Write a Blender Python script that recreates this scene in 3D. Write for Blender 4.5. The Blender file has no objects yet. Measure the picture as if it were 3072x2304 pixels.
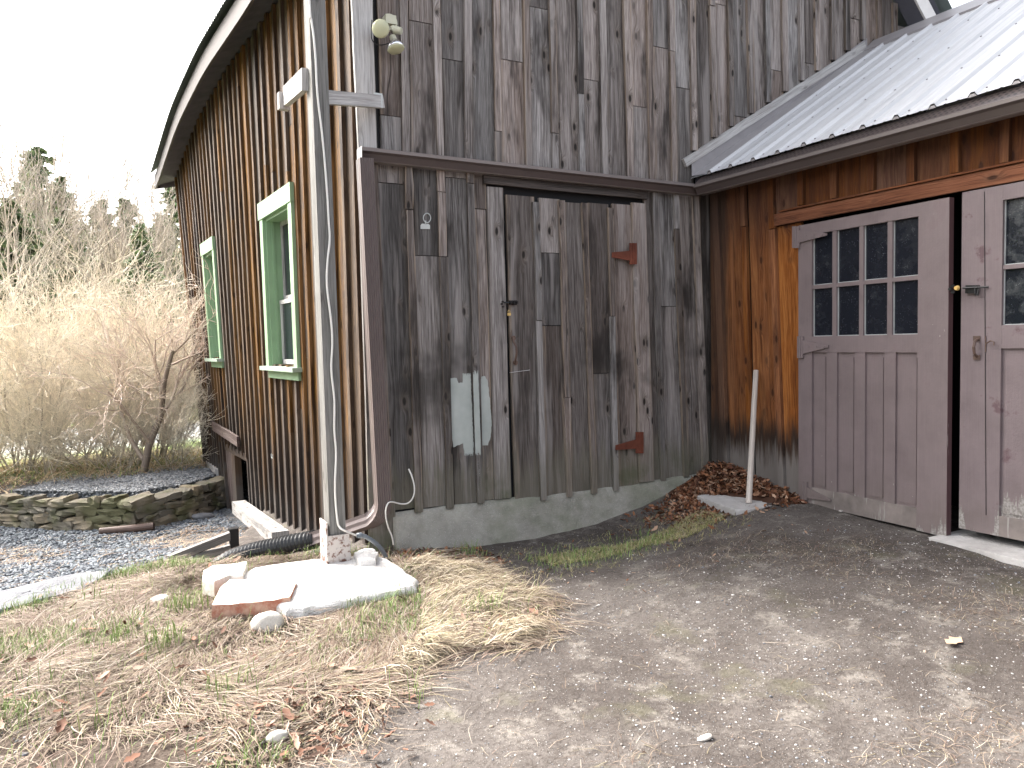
import bpy, math, random
import numpy as np
from mathutils import Vector, Matrix
random.seed(7); rng = np.random.default_rng(11)
S = bpy.context.scene
COL = S.collection
# ------------------------------------------------------------------ camera, sky, sun, exposure
YAW, PIT, ROL = math.radians(28), math.atan(122/2315), math.radians(1.17)
CAM = np.array([0, 0, 1.45])
fw = np.array([math.sin(YAW)*math.cos(PIT), math.cos(YAW)*math.cos(PIT), -math.sin(PIT)])
rg0 = np.array([math.cos(YAW), -math.sin(YAW), 0]); up0 = np.cross(rg0, fw)
rg = rg0*math.cos(ROL)-up0*math.sin(ROL); up = rg0*math.sin(ROL)+up0*math.cos(ROL)
cd = bpy.data.cameras.new('camera'); cam = bpy.data.objects.new('camera', cd); COL.objects.link(cam)
cd.sensor_width = 36; cd.lens = 2315/3072*36; cd.clip_start = .05; cd.clip_end = 2000
M = Matrix(((rg[0], up[0], -fw[0], CAM[0]), (rg[1], up[1], -fw[1], CAM[1]), (rg[2], up[2], -fw[2], CAM[2]), (0, 0, 0, 1)))
cam.matrix_world = M; S.camera = cam
SUN = Vector((-.50, .70, .80)).normalized()          # towards the sun
w = bpy.data.worlds.new('World'); S.world = w; w.use_nodes = True
nt = w.node_tree; bg = nt.nodes['Background']; sk = nt.nodes.new('ShaderNodeTexSky')
sk.sky_type = 'NISHITA'; sk.sun_disc = False; sk.sun_elevation = math.asin(SUN.z)
sk.sun_rotation = math.atan2(SUN.x, SUN.y); sk.dust_density = 7.0; sk.air_density = 1.0; sk.ozone_density = .6
bg.inputs['Strength'].default_value = .15
hsn = nt.nodes.new('ShaderNodeHueSaturation'); hsn.inputs['Saturation'].default_value = .38; nt.links.new(sk.outputs[0], hsn.inputs['Color']); nt.links.new(hsn.outputs[0], bg.inputs[0])
sd = bpy.data.lights.new('sun', 'SUN'); so = bpy.data.objects.new('sun', sd); COL.objects.link(so)
sd.energy = 1.5; sd.angle = math.radians(14); sd.color = (1, .96, .91)
so.rotation_euler = (-SUN).to_track_quat('-Z', 'Y').to_euler(); so.location = (-20, 28, 32)
S.view_settings.view_transform = 'Standard'; S.view_settings.look = 'None'; S.view_settings.gamma = 1
S.view_settings.exposure = 2.28
# ------------------------------------------------------------------ measuring the photograph: a ray through a photo point meets a real plane
def onp(x, y, n, p):
    d = fw + rg*(x-1536)/2315 - up*(y-1152)/2315; n = np.array(n, float)
    return CAM + d*(np.dot(n, np.array(p)-CAM)/np.dot(n, d))
FY, RX = 5.27, 4.78
def PF(x, y, off=0): return onp(x, y, (0, 1, 0), (0, FY-off, 0))
def PR(x, y, off=0): return onp(x, y, (1, 0, 0), (RX-off, 0, 0))
def PZ(x, y, z): return onp(x, y, (0, 0, 1), (0, 0, z))
th = math.radians(3.1); LD = np.array([-math.sin(th), math.cos(th), 0]); LN = np.array([-math.cos(th), -math.sin(th), 0])
LO = np.array([1.72, 5.27, 0])
def PL(x, y, off=0): return onp(x, y, LN, LO+LN*off)
def FP(u, z, off=0): return np.array([u, FY-off, z])
def RP(u, z, off=0): return np.array([RX-off, u, z])
def LP(u, z, off=0):
    ue = u-.022*u*u*(4.4-z)/4.7 if u > 0 else u
    return LO+LD*ue+LN*off+np.array([0, 0, z])
# ------------------------------------------------------------------ mesh building
class MB:
    def __init__(s): s.v=[]; s.f=[]; s.uv=[]; s.bl=[]; s.col=[]; s.mi=[]
    def face(s, pts, uv=None, bl=None, col=(.5,.5,.5), mi=0):
        if col is None: col=rc()
        b=len(s.v); s.v.extend([tuple(map(float,p)) for p in pts]); s.f.append(tuple(range(b,b+len(pts))))
        if uv is None:
            a=np.array(pts[0]);e=np.array(pts[1])-a;L=np.linalg.norm(e)+1e-9;e=e/L
            q=np.array(pts[-1])-a; q=q-e*np.dot(q,e); q=q/(np.linalg.norm(q)+1e-9)
            uv=[(np.dot(np.array(p)-a,e),np.dot(np.array(p)-a,q)) for p in pts]
        s.uv.extend(uv); s.bl.extend(bl if bl else [(.5,.5)]*len(pts)); s.col.extend([col]*len(pts)); s.mi.append(mi)
    def hexa(s, c, col=None, mi=0):
        # c: bottom 4, top 4
        if col is None: col=rc()
        for q in ((0,1,2,3),(4,5,6,7),(0,1,5,4),(1,2,6,5),(2,3,7,6),(3,0,4,7)):
            s.face([c[i] for i in q], col=col, mi=mi)
    def box(s, x0,x1,y0,y1,z0,z1, col=None, mi=0, R=None, o=None):
        c=[(x0,y0,z0),(x1,y0,z0),(x1,y1,z0),(x0,y1,z0),(x0,y0,z1),(x1,y0,z1),(x1,y1,z1),(x0,y1,z1)]
        if R is not None: c=[np.array(R@Vector(p))+(o if o is not None else 0) for p in c]
        s.hexa(c,col,mi)
    def bar(s, a, b, w, h, upv=(0,0,1), col=None, mi=0):
        a=np.array(a,float);b=np.array(b,float);d=(b-a)/np.linalg.norm(b-a);sx=np.cross(d,upv);sx/=np.linalg.norm(sx);uz=np.cross(sx,d)
        c=[p+sx*i*w/2+uz*j*h/2 for p in (a,b) for i,j in ((-1,-1),(1,-1),(1,1),(-1,1))]
        if col is None: col=rc()
        L=np.linalg.norm(b-a)
        for k in range(4):
            k2=(k+1)%4; ww=w if k%2==0 else h
            s.face([c[k],c[k2],c[4+k2],c[4+k]],uv=[(0,0),(ww,0),(ww,L),(0,L)],bl=[(0,0),(1,0),(1,1),(0,1)],col=col,mi=mi)
        s.face(c[:4],col=col,mi=mi); s.face(c[4:],col=col,mi=mi)
    def hboard(s, bl_, br, tr, tl, n, t, seg=5, jit=.003, col=None, mi=0):
        'a board whose grain runs from the first edge to the second'
        s.board(br,tr,tl,bl_,n,t,seg,jit,col,mi)
    def board(s, bl_, br, tr, tl, n, t, seg=5, jit=.003, col=None, mi=0):
        bl_,br,tr,tl,n=[np.array(a,float) for a in (bl_,br,tr,tl,n)]
        if col is None: col=rc()
        W=np.linalg.norm(br-bl_); H=np.linalg.norm(tl-bl_); ac=(br-bl_)/max(W,1e-6)
        uo=random.random()*3; vo=random.random()*9
        rows=[]
        for i in range(seg+1):
            k=i/seg; j1=random.uniform(-jit,jit); j2=random.uniform(-jit,jit); wv=n*random.uniform(-jit,jit)*.6
            l=bl_+(tl-bl_)*k+ac*j1+wv; r=br+(tr-br)*k+ac*j2+wv; m=(l+r)/2+n*random.uniform(-1,1)*jit*.3
            rows.append((l,m,r))
        for i in range(seg):
            k0=i/seg;k1=(i+1)/seg;a=rows[i];b=rows[i+1]
            for q,(u0,u1) in enumerate(((0,.5),(.5,1))):
                s.face([a[q],a[q+1],b[q+1],b[q]],uv=[(uo+u0*W,vo+k0*H),(uo+u1*W,vo+k0*H),(uo+u1*W,vo+k1*H),(uo+u0*W,vo+k1*H)],
                       bl=[(u0,k0),(u1,k0),(u1,k1),(u0,k1)],col=col,mi=mi)
            for e in (0,2):
                p,q2=a[e],b[e]
                s.face([p,p-n*t,q2-n*t,q2],uv=[(uo+9,vo+k0*H),(uo+9+t,vo+k0*H),(uo+9+t,vo+k1*H),(uo+9,vo+k1*H)],bl=[(0.02,k0),(0.02,k0),(0.02,k1),(0.02,k1)],col=col,mi=mi)
        for rrow in (rows[0],rows[-1]):
            l,m,r=rrow; s.face([l,m,m-n*t,l-n*t],col=col,mi=mi); s.face([m,r,r-n*t,m-n*t],col=col,mi=mi)
    def tube(s, pts, rad, sides=6, col=None, mi=0, cap=True):
        if col is None: col=rc()
        pts=[np.array(p,float) for p in pts]; rad=rad if hasattr(rad,'__len__') else [rad]*len(pts)
        rings=[];prev=None;L=0
        for i,p in enumerate(pts):
            d=pts[min(i+1,len(pts)-1)]-pts[max(i-1,0)]; d/=np.linalg.norm(d)+1e-9
            if prev is None:
                a=np.cross(d,(0,0,1) if abs(d[2])<.9 else (1,0,0))
            else: a=prev-d*np.dot(prev,d)
            a/=np.linalg.norm(a)+1e-9; prev=a; b=np.cross(d,a)
            if i: L+=np.linalg.norm(p-pts[i-1])
            rings.append(([p+(a*math.cos(2*math.pi*k/sides)+b*math.sin(2*math.pi*k/sides))*rad[i] for k in range(sides)],L))
        for (r0,l0),(r1,l1) in zip(rings,rings[1:]):
            for k in range(sides):
                k2=(k+1)%sides
                s.face([r0[k],r0[k2],r1[k2],r1[k]],uv=[(k/sides,l0),((k+1)/sides,l0),((k+1)/sides,l1),(k/sides,l1)],col=col,mi=mi)
        if cap: s.face(rings[0][0],col=col,mi=mi); s.face(rings[-1][0],col=col,mi=mi)
    def disc(s, c, n, r, h, sides=20, r2=None, col=None, mi=0):
        c=np.array(c,float);n=np.array(n,float);n/=np.linalg.norm(n); s.tube([c,c+n*h],[r,r if r2 is None else r2],sides,col=col,mi=mi)
    def build(s, name, mats, parent=None, smooth=False, merge=False):
        me=bpy.data.meshes.new(name); me.from_pydata(s.v,[],s.f)
        l=me.uv_layers.new(name='uv'); l.data.foreach_set('uv',np.array(s.uv,dtype=np.float32).ravel())
        l=me.uv_layers.new(name='bl'); l.data.foreach_set('uv',np.array(s.bl,dtype=np.float32).ravel())
        a=me.color_attributes.new('bv','FLOAT_COLOR','CORNER')
        a.data.foreach_set('color',np.c_[np.array(s.col,dtype=np.float32),np.ones(len(s.col),dtype=np.float32)].ravel())
        for m in (mats if isinstance(mats,(list,tuple)) else [mats]): me.materials.append(m)
        me.polygons.foreach_set('material_index',np.array(s.mi,dtype=np.int32))
        if merge or smooth:
            import bmesh
            b=bmesh.new(); b.from_mesh(me); bmesh.ops.remove_doubles(b,verts=b.verts,dist=1e-4); bmesh.ops.recalc_face_normals(b,faces=b.faces); b.to_mesh(me); b.free()
        if smooth: me.polygons.foreach_set('use_smooth',np.ones(len(me.polygons),dtype=bool))
        me.update()
        o=bpy.data.objects.new(name,me); COL.objects.link(o)
        if parent is not None: o.parent=parent; o.matrix_parent_inverse=parent.matrix_basis.inverted()
        return o
def rc(): return (random.random(),random.random(),random.random())
def npmesh(name, V, F, mat, col=None, parent=None, smooth=False):
    """V (N,3), F (M,k) arrays; col per vertex (N,3)"""
    me=bpy.data.meshes.new(name); k=F.shape[1]
    me.vertices.add(len(V)); me.vertices.foreach_set('co',V.astype(np.float32).ravel())
    me.loops.add(F.size); me.loops.foreach_set('vertex_index',F.astype(np.int32).ravel())
    me.polygons.add(len(F)); me.polygons.foreach_set('loop_start',np.arange(0,F.size,k,dtype=np.int32)); me.polygons.foreach_set('loop_total',np.full(len(F),k,dtype=np.int32))
    if smooth: me.polygons.foreach_set('use_smooth',np.ones(len(F),dtype=bool))
    if col is not None:
        a=me.color_attributes.new('bv','FLOAT_COLOR','POINT'); a.data.foreach_set('color',np.c_[col,np.ones(len(col))].astype(np.float32).ravel())
    me.materials.append(mat); me.update(calc_edges=True); me.validate()
    o=bpy.data.objects.new(name,me); COL.objects.link(o)
    if parent is not None: o.parent=parent; o.matrix_parent_inverse=parent.matrix_basis.inverted()
    return o
def tag(o, label=None, cat=None, group=None, kind=None):
    if label: o['label']=label
    if cat: o['category']=cat
    if group: o['group']=group
    if kind: o['kind']=kind
    return o
def empty(name, loc, label, cat, group=None):
    o=bpy.data.objects.new(name,None); o.location=loc; o.empty_display_size=.1; COL.objects.link(o); return tag(o,label,cat,group)
# ------------------------------------------------------------------ materials
def srgb(r,g,b): return tuple(((c/255/12.92) if c/255<=.04045 else ((c/255+.055)/1.055)**2.4) for c in (r,g,b))
class NT:
    def __init__(s,name):
        s.m=bpy.data.materials.new(name); s.m.use_nodes=True; s.t=s.m.node_tree; s.n=s.t.nodes; s.L=s.t.links; s.p=s.n['Principled BSDF']
    def add(s,t,**k):
        n=s.n.new('ShaderNode'+t)
        for a,b in k.items(): setattr(n,a,b)
        return n
    def lk(s,a,b): s.L.new(a,b)
    def val(s,i,v):
        if hasattr(v,'is_output') or hasattr(v,'links'): s.lk(v,i)
        else: i.default_value=v
    def math(s,op,a,b=None,clamp=False):
        n=s.add('Math',operation=op); n.use_clamp=clamp; s.val(n.inputs[0],a)
        if b is not None: s.val(n.inputs[1],b)
        return n.outputs[0]
    def comb(s,x,y,z=0.0):
        n=s.add('CombineXYZ'); s.val(n.inputs[0],x); s.val(n.inputs[1],y); s.val(n.inputs[2],z); return n.outputs[0]
    def noise(s,vec,scale=1,detail=3,rough=.5,dist=0):
        n=s.add('TexNoise'); s.lk(vec,n.inputs['Vector']); n.inputs['Scale'].default_value=scale; n.inputs['Detail'].default_value=detail
        n.inputs['Roughness'].default_value=rough; n.inputs['Distortion'].default_value=dist; return n.outputs[0]
    def vor(s,vec,scale=1,feature='F1',out=0,rand=1.0):
        n=s.add('TexVoronoi'); n.feature=feature; s.lk(vec,n.inputs['Vector']); n.inputs['Scale'].default_value=scale; n.inputs['Randomness'].default_value=rand; return n.outputs[out]
    def ramp(s,fac,stops,interp='LINEAR'):
        n=s.add('ValToRGB'); n.color_ramp.interpolation=interp; el=n.color_ramp.elements
        while len(el)<len(stops): el.new(.5)
        for e,(p,c) in zip(el,stops): e.position=p; e.color=(*c,1) if len(c)==3 else c
        s.lk(fac,n.inputs[0]); return n.outputs[0]
    def mr(s,v,a,b,c=0.0,d=1.0,smooth=False):
        n=s.add('MapRange'); n.clamp=True
        if smooth: n.interpolation_type='SMOOTHSTEP'
        s.val(n.inputs[0],v)
        for i,x in enumerate((a,b,c,d)): n.inputs[i+1].default_value=x
        return n.outputs[0]
    def mix(s,f,a,b,mode='MIX'):
        n=s.add('Mix',data_type='RGBA',blend_type=mode); s.val(n.inputs[0],f)
        for i,x in ((6,a),(7,b)):
            if hasattr(x,'links'): s.lk(x,n.inputs[i])
            else: n.inputs[i].default_value=(*x,1)
        return n.outputs[2]
    def attr(s,name,): return s.add('Attribute',attribute_name=name)
    def uvmap(s,name): return s.add('UVMap',uv_map=name).outputs[0]
    def sep(s,v):
        n=s.add('SeparateXYZ'); s.lk(v,n.inputs[0]); return n.outputs
    def obj(s): return s.add('TexCoord').outputs['Object']
    def pos(s): return s.add('NewGeometry').outputs['Position']
    def done(s,col,rough=.7,bump=None,bd=.01,bs=.5,metal=0,spec=.4):
        if hasattr(col,'links'): s.lk(col,s.p.inputs['Base Color'])
        else: s.p.inputs['Base Color'].default_value=(*col,1)
        s.val(s.p.inputs['Roughness'],rough); s.val(s.p.inputs['Metallic'],metal); s.p.inputs['Specular IOR Level'].default_value=spec
        if bump is not None:
            b=s.add('Bump'); b.inputs['Strength'].default_value=bs; b.inputs['Distance'].default_value=bd; s.lk(bump,b.inputs['Height']); s.lk(b.outputs[0],s.p.inputs['Normal'])
        return s.m
def wood(name, dark, mid, light, tan=(.3,.2,.12), edge=.5, stain=(.02,.018,.016), stain_amt=.6, knots=.8, var=.35, extra=None, warmvar=.3, ku=1.0, silver=.35):
    t=NT(name); uv=t.sep(t.uvmap('uv')); bl=t.sep(t.uvmap('bl')); a=t.sep(t.attr('bv').outputs['Vector'])
    u,v=uv[0],uv[1]; r,g,b=a[0],a[1],a[2]; rz=t.math('MULTIPLY',r,37.0)
    # knots
    kv=t.comb(t.math('MULTIPLY',u,7.5),t.math('MULTIPLY',v,3.2),0.0)
    kn_=t.add('TexVoronoi'); kn_.voronoi_dimensions='2D'; t.lk(kv,kn_.inputs['Vector']); kn_.inputs['Scale'].default_value=1.0; kd=kn_.outputs[0]
    kmask=t.mr(kd,.06,.13,1,0,True); khalo=t.mr(kd,.08,.34,1,0,True)
    gate=t.mr(t.noise(t.comb(t.math('MULTIPLY',u,2.0),t.math('MULTIPLY',v,1.6),rz),1,1),.50,.57)
    kmask=t.math('MULTIPLY',t.math('MULTIPLY',kmask,gate),knots); khalo=t.math('MULTIPLY',t.math('MULTIPLY',khalo,gate),knots*.8)
    warp=t.noise(t.comb(t.math('MULTIPLY',u,6.0),t.math('MULTIPLY',v,1.3),rz),1,2)
    us=t.math('ADD',t.math('MULTIPLY',u,120.0*ku),t.math('ADD',t.math('MULTIPLY',warp,7.0),t.math('MULTIPLY',khalo,5.0)))
    grain=t.noise(t.comb(us,t.math('MULTIPLY',v,2.6),rz),1,5,.6)
    broad=t.noise(t.comb(t.math('ADD',t.math('MULTIPLY',u,14.0),warp),t.math('MULTIPLY',v,.8),rz),1,3,.6)
    fine=t.noise(t.comb(t.math('MULTIPLY',u,260.0),t.math('MULTIPLY',v,9.0),rz),1,2,.6)
    gr=t.math('ADD',t.math('ADD',t.math('MULTIPLY',grain,.55),t.math('MULTIPLY',broad,.35)),t.math('MULTIPLY',fine,.30))
    col=t.ramp(gr,[(.46,dark),(.58,mid),(.72,light)])
    # per-board tone
    hs=t.add('HueSaturation'); t.lk(col,hs.inputs['Color']); t.lk(t.mr(g,0,1,1-var,1+var),hs.inputs['Value']); t.lk(t.mr(b,0,1,1-warmvar*1.5,1+warmvar*2.2),hs.inputs['Saturation']); col=hs.outputs[0]
    if edge>0:
        ex=t.math('MINIMUM',bl[0],t.math('SUBTRACT',1.0,bl[0]))
        en=t.noise(t.comb(t.math('MULTIPLY',u,25.0),t.math('MULTIPLY',v,1.1),t.math('ADD',rz,5.0)),1,3,.6)
        em=t.math('MULTIPLY',t.mr(t.math('ADD',ex,t.math('MULTIPLY',t.math('SUBTRACT',en,.50),.75)),.0,.10,1,0),t.mr(b,.35,.75,.15,1.0))
        ed=t.mr(ex,.0,.05,1,0); col=t.mix(t.math('MULTIPLY',ed,.35),col,tuple(c*.5 for c in dark))
        col=t.mix(t.math('MULTIPLY',em,edge),col,tan)
    sn=t.noise(t.comb(t.math('MULTIPLY',u,5.0),t.math('MULTIPLY',v,1.1),t.math('ADD',rz,11.0)),1,4,.65)
    col=t.mix(t.math('MULTIPLY',t.mr(sn,.50,.72,0,1,True),stain_amt),col,stain)
    col=t.mix(t.math('MULTIPLY',khalo,.7),col,tuple(c*.8+d*.2 for c,d in zip(dark,tan))); col=t.mix(kmask,col,tuple(c*.35 for c in dark))
    ck=t.noise(t.comb(t.math('ADD',t.math('MULTIPLY',u,48.0),t.math('MULTIPLY',warp,5.0)),t.math('MULTIPLY',v,.55),t.math('ADD',rz,3.0)),1,2,.5)
    col=t.mix(t.math('MULTIPLY',t.mr(ck,.66,.70,0,1),.75),col,tuple(c*.45 for c in dark))
    lk_=t.noise(t.comb(t.math('ADD',t.math('MULTIPLY',u,11.0),warp),t.math('MULTIPLY',v,.5),t.math('ADD',rz,23.0)),1,3,.55)
    col=t.mix(t.math('MULTIPLY',t.mr(lk_,.54,.68,0,1,True),silver),col,tuple(min(1,c*1.25) for c in light))
    if extra: col=extra(t,col,rz)
    h=t.math('ADD',t.math('MULTIPLY',grain,1.0),t.math('MULTIPLY',fine,.35)); h=t.math('SUBTRACT',h,t.math('MULTIPLY',kmask,.6))
    return t.done(col,.82,h,.006,.7,spec=.22)
def ex_front(t,col,rz):
    p=t.pos(); z=t.sep(p)[2]; n=t.noise(p,3.5,4,.6); n2=t.noise(t.comb(t.math('MULTIPLY',t.sep(p)[0],22.0),t.math('MULTIPLY',z,1.0),0.0),1,3)
    zz=t.math('ADD',z,t.math('MULTIPLY',n2,-.7))
    col=t.mix(t.math('MULTIPLY',t.mr(zz,.05,.32,1,0,True),.55),col,(.17,.155,.12))
    moss=t.math('MULTIPLY',t.mr(z,.25,.62,1,0,True),t.mr(n,.5,.68)); col=t.mix(t.math('MULTIPLY',moss,.6),col,(.07,.085,.035))
    blk=t.math('MULTIPLY',t.mr(z,.7,1.0,0,1,True),t.mr(z,1.25,1.7,1,0,True)); blk=t.math('MULTIPLY',blk,t.mr(t.noise(p,2.6,3,.6),.5,.68)); col=t.mix(t.math('MULTIPLY',blk,.65),col,(.022,.02,.018))
    return col
def ex_garage(t,col,rz):
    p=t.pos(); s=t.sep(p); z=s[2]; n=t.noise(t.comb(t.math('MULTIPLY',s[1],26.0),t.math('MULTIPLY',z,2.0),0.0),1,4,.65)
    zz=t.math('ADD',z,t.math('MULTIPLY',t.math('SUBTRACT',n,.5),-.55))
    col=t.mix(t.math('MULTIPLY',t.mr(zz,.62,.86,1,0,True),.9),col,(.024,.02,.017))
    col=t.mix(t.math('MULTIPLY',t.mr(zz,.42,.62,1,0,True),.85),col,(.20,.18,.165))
    top=t.mr(t.math('ADD',z,t.math('MULTIPLY',n,.4)),2.2,2.75,0,1,True); col=t.mix(t.math('MULTIPLY',top,.7),col,(.040,.018,.013))  # upper boards coloured darker for shade under the eave, plus stain
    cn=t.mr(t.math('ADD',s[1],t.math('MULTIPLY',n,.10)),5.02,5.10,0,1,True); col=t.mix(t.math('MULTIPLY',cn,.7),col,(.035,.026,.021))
    return col
def ex_side(t,col,rz):
    p=t.pos(); s=t.sep(p); z=s[2]; n=t.noise(t.comb(t.math('MULTIPLY',s[1],14.0),t.math('MULTIPLY',z,1.3),rz),1,4,.65)
    zz=t.math('ADD',z,t.math('MULTIPLY',t.math('SUBTRACT',n,.5),-1.6))
    col=t.mix(t.math('MULTIPLY',t.mr(zz,.1,1.1,1,0,True),.75),col,(.028,.022,.02))
    col=t.mix(t.math('MULTIPLY',t.mr(zz,-.35,.05,1,0,True),.6),col,(.085,.078,.072))
    return col
mw_front=wood('weathered_grey_board',(.062,.052,.048),(.150,.132,.123),(.28,.256,.245),tan=(.36,.28,.21),edge=.55,stain=(.030,.025,.023),stain_amt=.9,var=.55,extra=ex_front,warmvar=.34,silver=.45,knots=1.0)
mw_side=wood('sun_browned_board',(.020,.013,.010),(.060,.037,.024),(.17,.105,.055),tan=(.26,.14,.055),edge=.6,stain=(.022,.016,.014),stain_amt=.9,var=.35,extra=ex_side,knots=.6,silver=.06)
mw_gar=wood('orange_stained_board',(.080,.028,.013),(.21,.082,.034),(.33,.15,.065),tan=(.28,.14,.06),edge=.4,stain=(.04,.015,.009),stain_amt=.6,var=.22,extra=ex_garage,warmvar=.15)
mw_head=wood('red_brown_header_board',(.06,.022,.012),(.15,.055,.027),(.23,.095,.05),edge=.1,stain_amt=.35,var=.1,warmvar=.1)
mw_pale=wood('pale_grey_board',(.24,.23,.22),(.38,.365,.355),(.52,.505,.495),tan=(.3,.27,.23),edge=.1,stain=(.2,.16,.14),stain_amt=.35,var=.08,knots=.5,warmvar=.2)
mw_post=wood('grey_green_post_wood',(.085,.083,.077),(.15,.146,.138),(.215,.21,.20),edge=.1,stain=(.1,.08,.07),stain_amt=.4,var=.05,knots=.4)
mw_grey=wood('silver_grey_timber',(.13,.12,.11),(.25,.24,.23),(.40,.38,.36),edge=.2,stain_amt=.4,var=.15)
mw_plain=wood('raw_pole_wood',(.35,.29,.25),(.50,.44,.39),(.62,.56,.50),edge=.0,stain_amt=.1,var=.05,knots=.1)
mw_hatch=wood('dark_red_brown_hatch_board',(.028,.018,.016),(.06,.036,.032),(.15,.12,.11),edge=.1,stain_amt=.4,var=.2)
mw_dark=wood('dark_lintel_board',(.02,.018,.017),(.045,.038,.035),(.09,.075,.07),edge=.2,stain_amt=.5,var=.2)
def painted(name, base, worn=(.3,.28,.26), chips=.0, rough=.5, zworn=None, var=.08, moss=0):
    t=NT(name); p=t.obj(); n=t.noise(p,6,4,.6); f=t.noise(p,60,3,.6)
    col=t.mix(t.mr(n,.3,.7,0,1),tuple(c*(1-var) for c in base),tuple(min(1,c*(1+var)) for c in base))
    s=t.sep(p); st=t.noise(t.comb(t.math('MULTIPLY',s[0],30.0),t.math('MULTIPLY',s[1],30.0),t.math('MULTIPLY',s[2],2.5)),1,4,.65)
    if chips>0:
        cm=t.mr(st,.74-chips*.1,.77-chips*.1,0,1); col=t.mix(cm,col,worn)
    if zworn:
        zz=t.math('ADD',s[2],t.math('MULTIPLY',t.math('SUBTRACT',st,.5),-zworn[1])); col=t.mix(t.mr(zz,zworn[0],zworn[0]+.025,1,0),col,worn)
    if moss:
        col=t.mix(t.math('MULTIPLY',t.mr(n,.5,.65),moss),col,(.11,.12,.07))
    return t.done(col,rough,t.math('ADD',t.math('MULTIPLY',f,.4),st),.002,.4)
m_brown=painted('brown_door_paint',(.175,.138,.138),worn=(.30,.27,.24),chips=.35,rough=.55,zworn=(.215,.16))
def peeling(name,base,zlo,amp,red):
    t=NT(name); p=t.pos(); s=t.sep(p); n=t.noise(p,5,5,.65); f=t.noise(p,70,3,.6)
    st=t.noise(t.comb(t.math('MULTIPLY',s[1],34.0),t.math('MULTIPLY',s[1],3.0),t.math('MULTIPLY',s[2],3.0)),1,5,.7)
    col=t.mix(t.mr(n,.3,.7,0,1),tuple(c*.86 for c in base),tuple(c*1.12 for c in base))
    col=t.mix(t.math('MULTIPLY',t.mr(n,.58,.68,0,1,True),red),col,(.085,.040,.046))
    brush=t.noise(t.comb(t.math('MULTIPLY',s[1],160.0),0.0,t.math('MULTIPLY',s[2],4.0)),1,2); col=t.mix(t.math('MULTIPLY',t.mr(brush,.4,.7,0,1),.18),col,tuple(c*1.5 for c in base))
    mud=t.math('MULTIPLY',t.mr(t.math('ADD',s[2],t.math('MULTIPLY',n,.5)),.4,.85,1,0,True),.30); col=t.mix(mud,col,(.16,.135,.11))
    patch=t.noise(t.comb(t.math('MULTIPLY',s[1],5.0),0.0,t.math('MULTIPLY',s[2],1.5)),1,2)
    zz=t.math('ADD',s[2],t.math('ADD',t.math('MULTIPLY',t.math('SUBTRACT',st,.5),-amp),t.math('MULTIPLY',t.math('SUBTRACT',patch,.5),-amp*1.3)))
    pe=t.mr(zz,zlo,zlo+.02,1,0); wc=t.mix(t.mr(f,.4,.6,0,1),(.33,.31,.29),(.20,.18,.165)); col=t.mix(pe,col,wc)
    ch=t.mr(t.noise(t.comb(t.math('MULTIPLY',s[1],60.0),0.0,t.math('MULTIPLY',s[2],22.0)),1,2,.5),.75,.77,0,1); col=t.mix(ch,col,(.38,.35,.33))
    return t.done(col,t.mr(n,.3,.7,.45,.65),t.math('SUBTRACT',f,t.math('MULTIPLY',pe,1.5)),.003,.5)
m_brown=peeling('brown_door_paint',(.180,.142,.142),.22,.30,.15)
m_brown2=peeling('peeling_brown_door_paint',(.180,.142,.145),.30,.85,.75)
m_worn=painted('worn_bottom_rail_paint',(.20,.17,.155),worn=(.30,.28,.26),chips=1.6,rough=.75,var=.3)
m_edge=painted('maroon_edge_paint',(.085,.045,.048),worn=(.4,.37,.35),chips=.7,rough=.55)
m_gut=painted('brown_gutter_metal',(.075,.058,.055),rough=.32,var=.05)
m_gut_lip_lit=painted('gutter_lip_and_lit_bottom_metal',(.19,.165,.16),rough=.35,var=.05)  # lip colour, also used to paint ground light on the gutter bottom
m_green=painted('sage_green_paint',(.22,.33,.20),worn=(.45,.45,.40),chips=.15,rough=.55,var=.06)
m_sill=painted('worn_green_sill_paint',(.27,.34,.27),worn=(.38,.36,.34),chips=.9,rough=.6,var=.1)
m_patch=painted('grey_green_primer',(.40,.44,.41),rough=.5,var=.05)
m_white=painted('white_plastic',(.72,.70,.66),rough=.4,var=.04)
m_black=painted('black_iron',(.012,.012,.013),rough=.35)
m_rust=painted('rusty_iron',(.14,.040,.022),worn=(.25,.10,.05),chips=.6,rough=.85,var=.4)
m_bronze=painted('worn_brown_iron',(.11,.07,.055),rough=.5,var=.3)
m_galv=painted('galvanised_metal',(.45,.47,.46),rough=.45,var=.15)
m_brass=painted('brass',(.6,.4,.14),rough=.35)
m_lamp=painted('aged_cream_plastic',(.48,.47,.36),rough=.35,var=.1)
m_glasscream=painted('frosted_lamp_glass',(.50,.50,.34),rough=.12,var=.05)
m_chrome=painted('lamp_reflector',(.75,.75,.78),rough=.12); m_chrome.node_tree.nodes['Principled BSDF'].inputs['Metallic'].default_value=.9
m_dark=painted('unlit_interior',(.012,.012,.014),rough=.9)
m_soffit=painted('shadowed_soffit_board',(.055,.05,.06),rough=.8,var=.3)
m_fascia=painted('worn_taupe_fascia',(.040,.031,.028),worn=(.065,.055,.05),chips=.3,rough=.7,var=.15)
m_rake=painted('pale_rake_board',(.62,.60,.58),rough=.6)
m_fgrey=painted('grey_flashing',(.26,.245,.25),rough=.4,var=.1)
m_pipe=painted('black_corrugated_plastic',(.018,.019,.021),rough=.38,var=.3)
m_conduit=painted('grey_blue_conduit',(.13,.15,.17),rough=.4)
t=NT('rusty_white_plate'); p=t.obj(); n=t.noise(p,26,5,.65); n2=t.noise(p,9,3,.6)
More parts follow.
